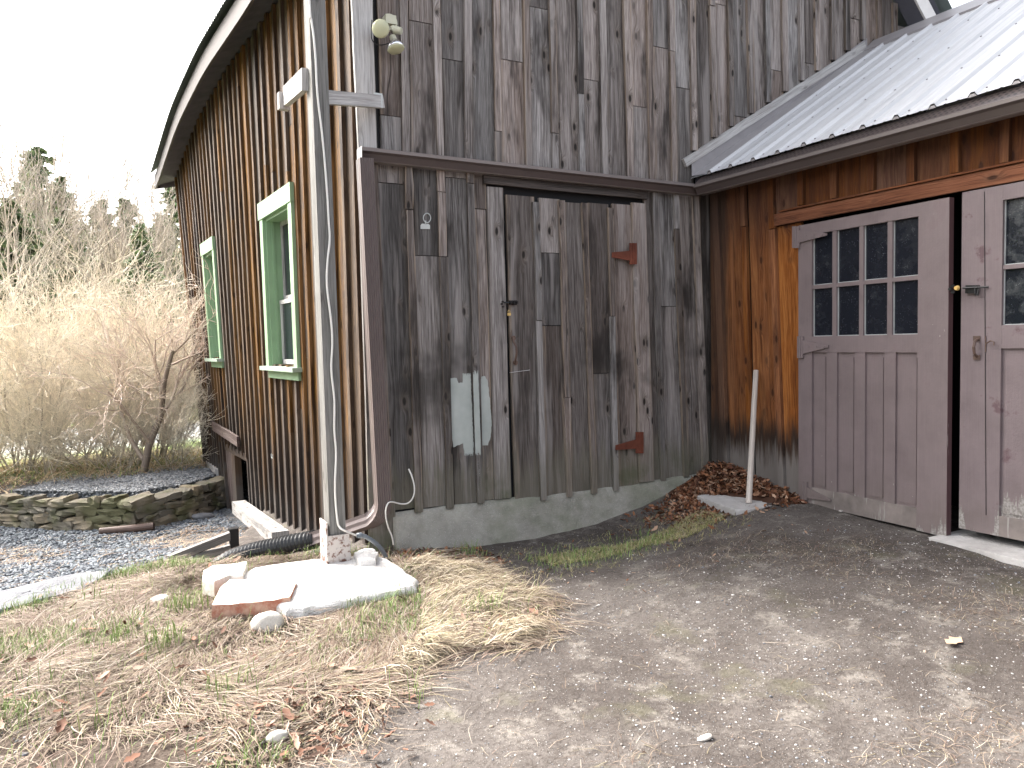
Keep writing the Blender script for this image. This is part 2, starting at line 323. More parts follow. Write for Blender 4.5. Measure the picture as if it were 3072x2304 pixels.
c=t.mix(t.mr(n,.52,.62,0,1),(.46,.42,.39),(.13,.055,.035)); c=t.mix(t.mr(n2,.58,.66,0,1),c,(.10,.045,.03)); m_plate=t.done(c,.75,n,.003,.6)
t=NT('corrugated_roof_steel'); p=t.obj(); n=t.noise(p,2,4,.6); m_corr=t.done(t.mix(t.mr(n,.3,.7,0,1),(.16,.20,.19),(.26,.29,.28)),.5,metal=.2)
t=NT('white_ribbed_roof_steel'); p=t.obj(); n=t.noise(p,1.5,4,.6); s_=t.sep(p); st=t.noise(t.comb(t.math('MULTIPLY',s_[0],.8),t.math('MULTIPLY',s_[1],14.0),0.0),1,4,.6)
m_metal=t.done(t.mix(t.mr(st,.3,.7,0,1),(.39,.39,.40),(.53,.53,.54)),t.mr(st,.3,.7,.45,.6),metal=.0,spec=.5)
def glass(name, dust_reflection):
    t=NT(name); p=t.obj(); n=t.noise(p,9,5,.7); f=t.vor(p,75); sp=t.math('MULTIPLY',t.mr(f,.10,.2,1,0),t.mr(t.noise(p,14,2),.45,.62))
    c=t.mix(t.math('MULTIPLY',t.mr(n,.5,.75,0,1),dust_reflection),(.010,.012,.018),(.16,.17,.17)); c=t.mix(t.math('MULTIPLY',sp,.5),c,(.3,.32,.33))
    return t.done(c,t.mr(n,.3,.7,.06,.3),n,.0015,.15,spec=.5)
m_glass=glass('dusty_window_glass',.08); m_glass2=glass('rippled_window_glass',.45)  # stronger pale mottle in the second glass paints a reflection
def concrete(name, a, b, speck=(.55,.53,.5), moss=0, sc=1.0, dirt=None):
    t=NT(name); p=t.pos(); n=t.noise(p,3*sc,6,.65); n2=t.noise(p,14*sc,5,.7); v=t.vor(p,85); v2=t.vor(p,160)
    c=t.mix(t.mr(n,.32,.68,0,1),a,b); c=t.mix(t.math('MULTIPLY',t.mr(n2,.45,.75,0,1),.35),c,tuple(x*.55 for x in a))
    if speck: c=t.mix(t.math('MULTIPLY',t.mr(v,.13,.2,1,0),.75),c,speck); c=t.mix(t.math('MULTIPLY',t.mr(v2,.1,.2,1,0),.4),c,tuple(x*.3 for x in a))
    if moss: c=t.mix(t.math('MULTIPLY',t.mr(t.noise(p,2.2,5,.6),.42,.62,0,1,True),moss),c,(.085,.105,.045))
    return t.done(c,.88,t.math('ADD',n2,t.math('MULTIPLY',v,.4)),.012,.7,spec=.2)
m_conc=concrete('mossy_aggregate_concrete',(.24,.23,.20),(.38,.365,.32),moss=.38)
m_concw=concrete('white_cast_concrete',(.42,.40,.38),(.66,.64,.61),speck=(.26,.23,.2))
m_concp=concrete('smooth_grey_concrete',(.40,.38,.36),(.54,.52,.50),speck=None)
m_gran=concrete('grey_granite',(.13,.132,.14),(.22,.222,.235),speck=(.1,.1,.1))
t=NT('mossy_fieldstone'); p=t.pos(); a=t.sep(t.attr('bv').outputs['Vector']); n=t.noise(p,9,5,.65); n2=t.noise(p,4,3)
c=t.mix(a[0],(.11,.10,.08),(.25,.20,.135)); c=t.mix(t.math('MULTIPLY',t.mr(n,.45,.7,0,1),.6),c,(.17,.155,.13)); c=t.mix(t.math('MULTIPLY',t.mr(n2,.45,.62,0,1),.7),c,(.065,.07,.022))
m_stone=t.done(c,.85,n,.02,.8)
t=NT('white_quartz_stone'); p=t.obj(); n=t.noise(p,18,5,.7); m_wstone=t.done(t.mix(t.mr(n,.35,.7,0,1),(.66,.63,.58),(.40,.36,.30)),.85,n,.01,.6)
t=NT('rust_edged_flagstone'); p=t.obj(); g_=t.add('NewGeometry'); nz=t.sep(g_.outputs['True Normal'])[2]; n=t.noise(p,14,5,.7)
c=t.mix(t.mr(n,.4,.65,0,1),(.70,.65,.58),(.48,.36,.26)); c2=t.mix(t.mr(n,.4,.6,0,1),(.30,.11,.07),(.42,.27,.2)); m_flag=t.done(t.mix(t.mr(nz,.5,.8,0,1),c2,c),.85,n,.01,.5)
def colattr(name, rough=.8, gain=1.0, trans=0, spec=.2):
    t=NT(name); m=t.done(t.attr('bv').outputs['Color'],rough,spec=spec)
    return m
m_grass=colattr('dry_grass',.75); m_peb=colattr('pebble',.8); m_leaf=colattr('dead_leaf',.75); m_twig=colattr('bare_twig',.8); m_fol=colattr('evergreen_needles',.7)
t=NT('grey_brown_bark'); p=t.obj(); n=t.noise(p,10,4,.6); m_bark=t.done(t.mix(t.mr(n,.3,.7,0,1),(.16,.13,.10),(.36,.31,.26)),.9,n,.01,.5)
# ------------------------------------------------------------------ terrain
def smooth(a,b,x): k=np.clip((x-a)/(b-a),0,1); return k*k*(3-2*k)
def polyY(x, pts):
    return np.interp(x,[p[0] for p in pts],[p[1] for p in pts])
MB_EDGE=[(-40,-20),(-3,4.0),(-.7,5.65),(0,6.28),(.45,6.6),(1.0,7.35),(1.3,8.2),(1.6,9.0)]
RET=[(-1.35,11.55),(-1.09,11.25),(-.4,10.6),(.31,10.12),(.85,10.45),(1.4,11.1)]
_g=rng.random((64,64))
def vnoise(x,y):
    xi=np.floor(x).astype(int);yi=np.floor(y).astype(int);fx=x-xi;fy=y-yi;fx=fx*fx*(3-2*fx);fy=fy*fy*(3-2*fy)
    g=lambda i,j:_g[i%64,j%64]
    return (g(xi,yi)*(1-fx)+g(xi+1,yi)*fx)*(1-fy)+(g(xi,yi+1)*(1-fx)+g(xi+1,yi+1)*fx)*fy-.5
def H(x,y):
    x=np.asarray(x,float);y=np.asarray(y,float)
    z=.145*smooth(2.1,4.4,x)*smooth(-1,2.5,y)+.09*smooth(3.4,4.8,x)*smooth(3.3,5.0,y)-.20*np.exp(-(((x-.95)/.32)**2+((y-6.5)/.38)**2))-.24*np.exp(-(((x-1.1)/.45)**2+((y-5.90)/.27)**2))
    z=z-.08*smooth(1.0,-.8,x)*smooth(3,6,y)
    z=z-.32*smooth(5.3,7.6,y)*smooth(1.9,1.5,x)
    low=smooth(-.05,.22,(y-polyY(x,MB_EDGE))*.75)*smooth(2.2,1.7,x)
    z=z*(1-low)+low*(-.45-.20*smooth(6.5,9.5,y))
    back=smooth(.0,.10,y-polyY(x,RET)-.12)*smooth(-1.9,-1.35,x)
    z=z*(1-back)+back*(-.27+.0*y)
    lf=smooth(-1.3,-2.4,x)*smooth(7.5,11.5,y); z=z*(1-lf)+lf*(-.5)
    far=smooth(12.5,19,y); z=z*(1-far)+far*(-.75)
    fd=smooth(3.5,4.95,y)*smooth(1.6,1.8,x)*smooth(6.5,5.6,y)*smooth(5.6,4.9,x); z=z*(1-fd)+fd*np.interp(x,[1.8,2.3,2.9,3.5,4.0,4.3,4.8],[.0,-.06,-.08,-.04,.05,.145,.18])
    z=z+smooth(45,130,y)*9
    amp=np.where((x>1.6)&(y<5.5),.018,.035)
    z=z+amp*vnoise(x*1.3+7,y*1.3)+amp*.7*vnoise(x*4,y*4+3)+.010*vnoise(x*13,y*13)
    return z
def axis(lo,hi,fine,a,b):
    xs=list(np.arange(a,b,fine)); st=fine; x=b
    while x<hi: xs.append(x); st*=1.22; x+=st
    xs.append(hi); st=fine; x=a-fine; left=[]
    while x>lo: left.append(x); st*=1.22; x-=st
    left.append(lo); return np.array(left[::-1]+xs)
gx=axis(-400,400,.045,-1.9,5.2); gy=axis(-300,500,.05,.8,12.2)
X,Y=np.meshgrid(gx,gy); Z=H(X,Y); nx,ny=len(gx),len(gy)
V=np.c_[X.ravel(),Y.ravel(),Z.ravel()]; I=np.arange(nx*ny).reshape(ny,nx)
Fq=np.stack([I[:-1,:-1],I[:-1,1:],I[1:,1:],I[1:,:-1]],-1).reshape(-1,4)
GRASS=[(-3,1.6),(.1,2.45),(.67,2.8),(.93,3.07),(1.33,3.28),(1.66,3.2),(1.98,3.42),(2.18,3.84),(2.15,4.4),(2.05,5.1),(1.8,5.15),(1.7,5.25),(1.45,5.35),(1.1,5.55),(.8,5.85),(.55,6.25),(.3,6.38),(.05,6.2),(-.05,5.9),(-.62,5.35),(-3,3.3)]
def inpoly(x,y,P):
    c=np.zeros(np.shape(x),bool); n=len(P)
    for i in range(n):
        x0,y0=P[i];x1,y1=P[i-1]
        if y0==y1: continue
        k=((y0>y)!=(y1>y))&(x<(x1-x0)*(y-y0)/(y1-y0)+x0); c^=k
    return c
xn=X+.12*vnoise(X*3,Y*3); yn=Y+.12*vnoise(X*3+9,Y*3)
zg=inpoly(xn,yn,GRASS).astype(float)
grav=((Y>polyY(X,MB_EDGE)+.05)&(X<1.9)&(Y<13)&(X>-4)).astype(float)*smooth(-2.0,-.8,X-(Y-10.2)*.35*(Y>10.6))
grav=grav*(1-smooth(11.9,12.8,Y+vnoise(X*2,Y*2)))
fld=smooth(12.2,13.6,Y+.6*vnoise(X,Y)); fld=np.maximum(fld,smooth(-1.35,-1.9,X+.3*vnoise(X*2,Y*2))*smooth(4.6,6.2,Y))
colr=np.c_[zg.ravel(),grav.ravel(),fld.ravel()]
t=NT('earth_gravel_and_turf'); p=t.pos(); s_=t.sep(p); zn=t.sep(t.attr('bv').outputs['Vector'])
n1=t.noise(p,1.3,6,.65); n2=t.noise(p,5,6,.7); n3=t.noise(p,45,4,.7); v=t.vor(p,95); v1=t.vor(p,48); v2=t.vor(p,190)
dirt=t.mix(t.mr(n1,.38,.62,0,1,True),(.068,.058,.052),(.108,.095,.086)); dirt=t.mix(t.mr(n2,.5,.68,0,1,True),dirt,(.172,.155,.137)); dirt=t.mix(t.math('MULTIPLY',t.mr(n3,.48,.66,0,1),.75),dirt,(.045,.036,.03))
dirt=t.mix(t.math('MULTIPLY',t.mr(v,.11,.17,1,0),t.mr(n2,.4,.55,.2,.9)),dirt,(.42,.40,.385)); dirt=t.mix(t.math('MULTIPLY',t.mr(v2,.1,.2,1,0),.5),dirt,(.30,.28,.26)); dirt=t.mix(t.math('MULTIPLY',t.mr(v1,.07,.11,1,0),.7),dirt,(.28,.285,.29))
wp=t.add('VectorMath',operation='ADD'); t.lk(p,wp.inputs[0]); nn=t.add('TexNoise'); nn.inputs['Scale'].default_value=3; nn.inputs['Detail'].default_value=4; t.lk(p,nn.inputs['Vector']); sc=t.add('VectorMath',operation='SCALE'); t.lk(nn.outputs['Color'],sc.inputs[0]); sc.inputs['Scale'].default_value=.45; t.lk(sc.outputs[0],wp.inputs[1])
cr=t.vor(wp.outputs[0],.9,'DISTANCE_TO_EDGE'); crm=t.math('MULTIPLY',t.mr(cr,.0012,.0045,1,0),t.mr(t.noise(p,1.1,2),.48,.56)); dirt=t.mix(t.math('MULTIPLY',crm,.6),dirt,(.03,.025,.022))
moss=t.math('MULTIPLY',t.mr(t.noise(p,2.3,5,.6),.56,.68,0,1,True),.25); dirt=t.mix(moss,dirt,(.12,.12,.06))
soil=t.mix(t.mr(n2,.35,.65,0,1),(.065,.048,.038),(.12,.095,.075)); soil=t.mix(t.mr(n3,.45,.65,0,1),soil,(.05,.036,.028))
gvl=t.ramp(t.vor(p,34,out=1),[(0,(.07,.075,.08)),(.5,(.13,.14,.15)),(1,(.21,.22,.235))]); gvl=t.mix(t.mr(t.vor(p,34,'DISTANCE_TO_EDGE'),.0,.12,1,0),gvl,(.03,.03,.03))
fg=t.mix(t.mr(t.noise(p,.8,5,.6),.4,.6,0,1),(.10,.17,.035),(.22,.22,.09)); 
snow=t.math('MULTIPLY',t.mr(t.math('ADD',s_[1],t.math('MULTIPLY',t.noise(p,.35,3),5.0)),22.0,23.5,0,1),t.mr(t.math('ADD',s_[1],t.math('MULTIPLY',t.noise(p,.35,3),5.0)),27.5,29,1,0)); fg=t.mix(t.math('MULTIPLY',snow,.8),fg,(.50,.50,.51))
fg=t.mix(t.mr(s_[1],34,44,0,1,True),fg,(.09,.07,.04))
c=t.mix(zn[0],dirt,soil); c=t.mix(zn[1],c,gvl); c=t.mix(zn[2],c,fg)
hh=t.math('ADD',t.math('MULTIPLY',n3,.6),t.math('ADD',t.math('MULTIPLY',n2,.8),t.math('MULTIPLY',t.mr(v,.1,.3,1,0),.3)))
m_ground=t.done(c,.92,hh,.018,.75,spec=.15)
g=npmesh('ground',V,Fq,m_ground,col=colr,smooth=True); tag(g,kind='structure')
# ------------------------------------------------------------------ barn
barn=empty('barn',(1.72,5.27,0),'weathered grey board and batten barn with brown side wall and green framed windows','barn')
NF=np.array([0,-1,0]); NR=np.array([-1,0,0])
def roofz(x): return min(4.62+(x-1.35)*1.0, 4.22+(7.95-x)*1.03)
def vb(mb,P,n,u0b,u1b,u0t,u1t,z0,z1,off,t=.022,seg=6,jit=.003,col=None,joints=()):
    """a vertical board between two slightly slanting edges, cut at joints"""
    zs=[z0]+sorted(j for j in joints if z0+.06<j<z1-.06)+[z1]
    for i,(a,b) in enumerate(zip(zs,zs[1:])):
        k=lambda z:(z-z0)/max(z1-z0,1e-6)
        L=lambda z:u0b+(u0t-u0b)*k(z); Rr=lambda z:u1b+(u1t-u1b)*k(z); gp=.005 if i<len(zs)-2 else 0
        d=off+.003*(i%2); b2=b-gp
        mb.board(P(L(a),a,d),P(Rr(a),a,d),P(Rr(b2),b2,d),P(L(b2),b2,d),n,t,max(2,int((b-a)*2.2)),jit,col)
fw_=MB()
# upper wall: batten centres measured in the photo at the frame top and just above the gutter
up_c=[(1113,1127),(1208,1216),(1305,1318),(1398,1403),(1485,1492),(1573,1582),(1652,1661),(1732,1742),(1802,1810),(1875,1884),(1943,1951),(2008,2016),(2070,2079),(2131,2140),(2184,2192),(2244,2252),(2296,2303),(2348,2354),(2398,2404),(2444,2450),(2492,2498),(2536,2541),(2584,2590),(2632,2637),(2678,2682),(2722,2726),(2766,2770)]
up_j={0:[345],1:[65],2:[178],4:[180],5:[22],7:[238],9:[318],10:[140],11:[262],13:[12],14:[348],16:[209],18:[189],21:[55]}
bat_j={4:[395],6:[400],7:[282],11:[155],13:[20]}
cs=[]
for a,b in up_c:
    A=PF(a,0);B=PF(b,430); k=(A[0]-B[0])/(A[2]-B[2]); k=max(-.03,min(.03,k)); cs.append((B[0]+k*0,B[2],k))
def cx(i,z): x,z0,k=cs[i]; return x+k*(z-z0)
ZG=2.76
for i in range(len(cs)-1):
    x0=cs[i][0];x1=cs[i+1][0]; zt=min(roofz(x0),roofz(x1)); z0=ZG if x0<4.62 else .3
    jz=[PF((up_c[i][0]+up_c[i+1][0])/2,y)[2] for y in up_j.get(i,[])]
    if i not in up_j: jz=[random.uniform(4.9,5.6)] if zt>5.2 else []
    elif zt>6: jz+= [random.uniform(5.4,6.1)]
    zt2=max(roofz(x0),roofz(x1)) if i<10 or i>10 else zt
    vb(fw_,FP,NF,cx(i,z0)+.044,cx(i+1,z0)-.002,cx(i,zt)+.044,cx(i+1,zt)-.002,z0,zt+.02,random.uniform(-.004,.004),joints=jz,seg=9)
for i in range(1,len(cs)-1):
    x0=cs[i][0]; zt=roofz(x0)-.02; z0=ZG if x0<4.62 else .3; w2=random.uniform(.026,.034)
    if x0>4.6 and x0<6.9: z0=max(z0,2.99+(x0-4.548)*.585+.05)
    jz=[PF(up_c[i][0],y)[2] for y in bat_j.get(i,[])]+([random.uniform(4.8,5.6)] if random.random()<.5 else [])
    vb(fw_,FP,NF,cx(i,z0)-w2,cx(i,z0)+w2,cx(i,zt)-w2,cx(i,zt)+w2,z0,zt,.029,t=.028,joints=jz,seg=9,jit=.004)
# lower wall
def lo(xa,ya,xb,yb):
    A=PF(xa,ya);B=PF(xb,yb); k=(A[0]-B[0])/(A[2]-B[2]); return (B[0],B[2],k)
def lx(c,z): return c[0]+c[2]*(z-c[1])
lc={'e0':lo(1095,561,1135,1487),'c0':lo(1122,561,1163,1487),'c1':lo(1223,561,1252,1487),'c2':lo(1320,561,1347,1487),'c3':lo(1407,561,1437,1487),'j0':lo(1457,561,1481,1487),'j1':lo(1506,561,1531,1487),
 'q0':lo(1510,600,1537,1440),'d1':lo(1601,638,1623,1464),'d2':lo(1678,638,1701,1464),'d3':lo(1747,638,1775,1464),'d4':lo(1823,638,1841,1464),'q1':lo(1890,611,1912,1437),
 'h1':lo(1932,611,1958,1437),'f1':lo(1961,640,1984,1420),'f2':lo(2024,640,2054,1420),'f3':lo(2083,640,2111,1400),'end':(4.775,1,0)}
BZ=.255
def lboard(mb,a,b,z0,z1,off=0,joints=(),jit=.003,t=.022,col=None):
    A,B=(lc[a],lc[b])
    g_=.014 if a=='q0' else .043 if a in ('c1','c2','c3','f1','f2','d1','d2','d3','d4') else .002
    vb(mb,FP,NF,lx(A,z0)+g_,lx(B,z0)-.002,lx(A,z1)+g_,lx(B,z1)-.002,z0,z1,off,t,joints=joints,seg=6,jit=jit,col=col)
def lbat(mb,a,w,z0,z1,off=.030,joints=(),jit=.005,col=None):
    A=lc[a]; vb(mb,FP,NF,lx(A,z0)-w/2,lx(A,z0)+w/2,lx(A,z1)-w/2,lx(A,z1)+w/2,z0,z1,off,.022,joints=joints,seg=6,jit=jit,col=col)
fz=lambda x,y:PF(x,y)[2]
lboard(fw_,'e0','c1',BZ+.01,ZG,joints=[fz(1195,551)])
lboard(fw_,'c1','c2',BZ,ZG,joints=[fz(1270,766)]); lboard(fw_,'c2','c3',BZ-.005,ZG,joints=[fz(1365,533)]); lboard(fw_,'c3','j0',BZ,ZG,joints=[fz(1438,626)])
lbat(fw_,'c0',.045,BZ,ZG); lbat(fw_,'c1',.058,BZ-.02,ZG,joints=[fz(1220,629)]); lbat(fw_,'c2',.06,BZ-.02,ZG,joints=[fz(1320,577),fz(1325,770)]); lbat(fw_,'c3',.058,BZ-.01,ZG,joints=[fz(1407,551)])
lboard(fw_,'j0','j1',BZ,2.63,off=.02)
lboard(fw_,'h1','f1',BZ-.03,ZG); lboard(fw_,'f1','f2',BZ-.02,ZG,joints=[fz(1995,918)]); lboard(fw_,'f2','f3',BZ,ZG); lboard(fw_,'f3','end',BZ+.02,ZG)
lboard(fw_,'q1','h1',BZ-.01,2.60,off=.024,jit=.006,col=(.3,.95,.8))
lbat(fw_,'f1',.056,BZ-.02,ZG); lbat(fw_,'f2',.052,BZ-.01,ZG,joints=[fz(2024,687)]); lbat(fw_,'f3',.075,BZ,ZG)
fw_.build('front_wall',mw_front,barn)
# dark backing behind the board gaps and the door
b_=MB(); b_.box(1.78,4.72,FY+.03,FY+.05,.2,2.8); b_.box(1.78,7.6,FY+.03,FY+.05,2.8,4.4); b_.box(1.85,7.2,FY+.03,FY+.05,4.4,4.9); b_.box(2.6,6.4,FY+.03,FY+.05,4.9,5.8); b_.build('wall_backing',m_dark,barn)
# painted patches
def polyface(mb,pts,n,t,col=None):
    n=np.array(n,float); a=[np.array(p) for p in pts]; b=[p-n*t for p in a]
    mb.face(a,col=col)
    for i in range(len(a)): j=(i+1)%len(a); mb.face([a[i],a[j],b[j],b[i]],col=col)
def jag(pts,steps,amp):
    out=[]
    for i,(x,y) in enumerate(pts):
        x2,y2=pts[(i+1)%len(pts)]; L=math.hypot(x2-x,y2-y); m=max(1,int(L/steps))
        for k in range(m):
            f=k/m; a=amp if k else 0; out.append((x+(x2-x)*f+random.uniform(-a,a),y+(y2-y)*f+random.uniform(-a,a)*1.6))
    return out
t=NT('dry_brushed_primer'); p=t.pos(); s_=t.sep(p); n=t.noise(p,8,3); st=t.noise(t.comb(t.math('MULTIPLY',s_[0],150.0),0.0,t.math('MULTIPLY',s_[2],5.0)),1,4,.65); sp=t.noise(p,90,3,.7)
ends=t.math('MAXIMUM',t.mr(s_[2],1.12,1.26,0,1),t.mr(s_[2],.60,.72,1,0)); cut=t.math('GREATER_THAN',t.math('ADD',t.math('MULTIPLY',st,.7),t.math('MULTIPLY',sp,.3)),t.math('MULTIPLY',ends,.60))
t.lk(cut,t.p.inputs['Alpha']); m_patch=t.done(t.mix(t.mr(n,.3,.7,0,1),(.34,.37,.35),(.42,.45,.43)),.55,st,.002,.3)
pm=MB()
pa=[(1350,1135),(1370,1134),(1376,1150),(1388,1148),(1388,1120),(1412,1120),(1417,1250),(1421,1340),(1419,1368),(1394,1368),(1390,1330),(1360,1342),(1354,1300),(1352,1220)]
polyface(pm,[PF(x,y,.0065) for x,y in jag(pa,6,1.0)],NF,.006)
pb=[(1444,1130),(1455,1128),(1462,1140),(1470,1200),(1475,1270),(1472,1310),(1464,1336),(1444,1336),(1440,1260),(1438,1180)]
polyface(pm,[PF(x,y,.0065) for x,y in jag(pb,6,1.0)],NF,.006)
pc=[(1419.5,1108),(1434,1110),(1438,1200),(1442,1330),(1443,1470),(1430,1470),(1426,1330),(1422,1200)]
polyface(pm,[PF(x,y,.0375) for x,y in jag(pc,9,.4)],NF,.006)
pm.build('paint_patch',m_patch,barn)
# lintel above the door
lm=MB(); z1=ZG; A=PF(1447,545)[0]; B=PF(1938,600)[0]
lm.hboard(FP(A,2.645,.03),FP(B,2.635,.03),FP(B,2.735,.03),FP(A,2.735,.03),NF,.03,6,.004); lm.build('lintel',mw_dark,barn)
# door
door=MB(); topz=lambda:random.uniform(2.545,2.585)
dl=['q0','d1','d2','d3','d4','q1']; dj=[[],[fz(1640,758),fz(1645,976)],[],[fz(1800,1119)],[]]
for i in range(5):
    lboard(door,dl[i],dl[i+1],BZ-.045+.004*i,topz(),off=.012,joints=dj[i],jit=.004)
for nm,js in (('d1',[fz(1606,961)]),('d2',[fz(1690,1191)]),('d3',[]),('d4',[fz(1830,948)])): lbat(door,nm,.052,BZ-.05,topz()-.01,off=.042,joints=js)
dm=door.build('door',mw_front,barn)
def sub(parent,name,mats,mb,label=None,smooth=False):
    o=mb.build(name,mats,parent,smooth=smooth)
    if label: o['label']=label
    return o
def thinge(parent,plate,strap,mat,P,off=.045,n=NF,name='hinge',t=.012):
    h=MB(); (x0,y0),(x1,y1)=plate
    c=[P(x0,y0,off),P(x1,y0,off),P(x1,y1,off),P(x0,y1,off)]; polyface(h,c,n,t)
    h.tube([P((x0+x1)/2,y0,off+.004),P((x0+x1)/2,y1,off+.004)],.006,8)
    polyface(h,[P(x,y,off-.002) for x,y in strap],n,t*.7)
    for k in (.25,.55,.85):
        xa=strap[0][0]*(1-k)+strap[1][0]*k; ya=(strap[0][1]+strap[3][1])/2*(1-k)+(strap[1][1]+strap[2][1])/2*k
        h.disc(P(xa,ya,off-.002),n,.006,.004,8)
    return sub(parent,name,mat,h)
thinge(dm,((1890,729),(1911,793)),[(1891,752),(1836,757),(1836,772),(1891,782)],m_rust,PF,off=.055)
thinge(dm,((1909,1296),(1931,1360)),[(1910,1318),(1848,1336),(1848,1350),(1910,1346)],m_rust,PF,off=.055)
h=MB(); pts=[PF(1540,1012,.03),PF(1541,1024,.06),PF(1549,1040,.075),PF(1550,1060,.075),PF(1547,1076,.06),PF(1545,1090,.03)]; h.tube(pts,.0085,8); h.disc(PF(1539,1014,.013),NF,.018,.014,12); h.disc(PF(1545,1088,.013),NF,.018,.014,12); h.tube([PF(1536,990,.02),PF(1530,1010,.03),PF(1542,1013,.035)],.003,5); sub(dm,'handle',m_bronze,h)
def slidebolt(parent,P,n,x0,x1,y,off,mat):
    h=MB(); a=P(x0,y,off+.015); b=P(x1,y,off+.015); h.tube([a,b],.006,8)
    ax=(b-a)/np.linalg.norm(b-a)
    for k in (.45,.7,.9): c=a+(b-a)*k; h.bar(c-ax*.007,c+ax*.007,.03,.022)
    m=a+(b-a)*.68-np.array(n)*.012; h.bar(m-ax*.035,m+ax*.035,.004,.036)
    h.disc(a+(b-a)*.55,n,.006,.02,8); return sub(parent,'bolt',mat,h)
slidebolt(dm,PF,NF,1512,1554,908,.035,m_black)
h=MB()
for x,y in ((1507,905),(1508,920),(1504,912)): h.disc(PF(x,y,.042),NF,.008,.012,10)
sub(dm,'bolt_keeper',m_black,h)
h=MB(); c=PF(1527,938,.06); h.tube([c+np.array([math.cos(a)*.009,0,math.sin(a)*.013+.006]) for a in np.linspace(-.3,math.pi+.3,9)],.0022,6); h.box(c[0]-.013,c[0]+.013,c[1]-.006,c[1]+.006,c[2]-.022,c[2]-.002); sub(dm,'padlock',m_brass,h)
h=MB(); h.bar(PF(1529,1118,.016),PF(1589,1110,.016),.007,.004); sub(dm,'string_mark',mw_pale,h)
# corner board (pale), at the corner of the two walls
cb=MB(); zt=4.6
x0t,x1t=PF(1046,0)[0],PF(1112,0)[0]; x0b,x1b=PF(1072,440)[0],PF(1128,440)[0]
cb.board(FP(x0b,2.8,.03),FP(x1b,2.8,.03),FP(x1t+.0,zt,.03),FP(x0t,zt,.03),NF,.03,8,.003,(.5,.7,.2)); cb.build('corner_board',mw_pale,barn)
cb=MB(); xb=PF(1150,1560)[0]; cb.board(FP(x0b,-.12,.018),FP(1.83,-.12,.018),FP(x1b-.01,2.79,.018),FP(x0b,2.79,.018),NF,.03,8,.003,(.5,.4,.2)); cb.build('corner_post',mw_front,barn)
# foundation
fm=MB(); N1,N2=60,8
grid=[]
for i in range(N1+1):
    x=1.80+(4.80-1.80)*i/N1; row=[]
    gz=float(H(x,5.1))-.12
    for j in range(N2+1):
        k=j/N2; z=.248*(1-k)+gz*k; yy=FY-.005-.115*k**.8-.012*vnoise(np.array(x*6.),np.array(z*9.))-.004*vnoise(np.array(x*30.),np.array(z*30.))
        row.append((x,float(yy),z+(.012*float(vnoise(np.array(x*9.),np.array(1.))) if j==0 else 0)))
    grid.append([ (x,FY+.06,.242) ]+row)
for i in range(N1):
    for j in range(N2+1): fm.face([grid[i][j],grid[i+1][j],grid[i+1][j+1],grid[i][j+1]])
fm.face([(1.80,FY+.06,.242)]+grid[0][1:]+[(1.8,FY+.06,-.3)])
fm.build('foundation',m_conc,barn,smooth=True)
# side wall with openings
sw=MB(); UEND=8.9
WIN=[(1.84,3.07,1.24,2.93),(5.80,6.78,1.30,2.93)]; HAT=(4.6,6.42,-1.2,.22)
def groundL(u): q=LP(u,-.4); return float(H(q[0]-.1,q[1]))
u=.0; ub=[0.0]
while u<UEND-.1: u+=random.uniform(.235,.285); ub.append(min(u,UEND))
def segs(u,z0,z1):
    out=[(z0,z1)]
    for (a,b,c,d) in WIN+[HAT]:
        if a+.02<u<b-.02:
            n=[]
            for p,q in out:
                if c>p: n.append((p,min(q,c+.05)))
                if d<q: n.append((max(p,d-.05),q))
            out=[(p,q) for p,q in n if q-p>.05]
    return out
def sideboard(u0,u1,off,t,jit):
    um=(u0+u1)/2; q=LP(um,-.4); zb=groundL(um)-.16 if um<6.3 else -.30
    zt_=float(np.interp(um,[0,2.06,2.76,4.39,6.53,8.0,9.13],[4.8,4.8,4.83,4.9,4.83,4.6,4.41]))-.13
    for a,b in segs(um,zb,zt_):
        js=[random.uniform(a,b)] if random.random()<.35 and b-a>1.5 else []
        zs=[a]+js+[b]; c=rc()
        for i,(p,r) in enumerate(zip(zs,zs[1:])):
            sw.board(LP(u0,p,off),LP(u1,p,off),LP(u1,r-.004,off),LP(u0,r-.004,off),LN,t,max(2,int((r-p)*2.2)),jit,rc() if i else c)
for a,b in zip(ub,ub[1:]): sideboard(a+.001,b-.001,0,.022,.002)
for a in ub[1:-1]: w2=random.uniform(.028,.038); sideboard(a-w2,a+w2,.032,.03,.004)
sideboard(UEND-.08,UEND,.03,.03,.003)
sw.build('side_wall',mw_side,barn)
b_=MB()
for (a,b,c,d) in ((0.05,UEND-.05,2.97,4.45),(0.05,1.86,-.4,2.97),(3.05,5.95,.25,2.97),(6.73,UEND-.05,-.2,2.97),(3.05,4.9,-.9,.25)):
    b_.face([LP(a,c,-.04),LP(b,c,-.04),LP(b,d,-.04),LP(a,d,-.04)])
for (a,b,c,d) in WIN: b_.face([LP(a-.05,c-.6,-.32),LP(b+.05,c-.6,-.32),LP(b+.05,d+.05,-.32),LP(a-.05,d+.05,-.32)])
for (a,b,c,d) in WIN: b_.face([LP(a,.2,-.04),LP(b,.2,-.04),LP(b,c,-.04),LP(a,c,-.04)])
b_.build('side_backing',m_dark,barn)
# rear and right walls
b_=MB(); a=LP(UEND,-.3,-.02); a2=LP(UEND,4.45,-.02)
zr=roofz(4.65)
b_.face([(a[0],a[1],-.4),(7.9,14.1,-.4),(7.9,14.1,4.2),(4.65,14.1,zr-.1),(a2[0],a2[1],4.4)]); b_.face([(7.9,FY+.02,0),(7.9,14.1,0),(7.9,14.1,4.15),(7.9,FY+.02,4.15)]); b_.build('rear_wall',mw_front,barn)
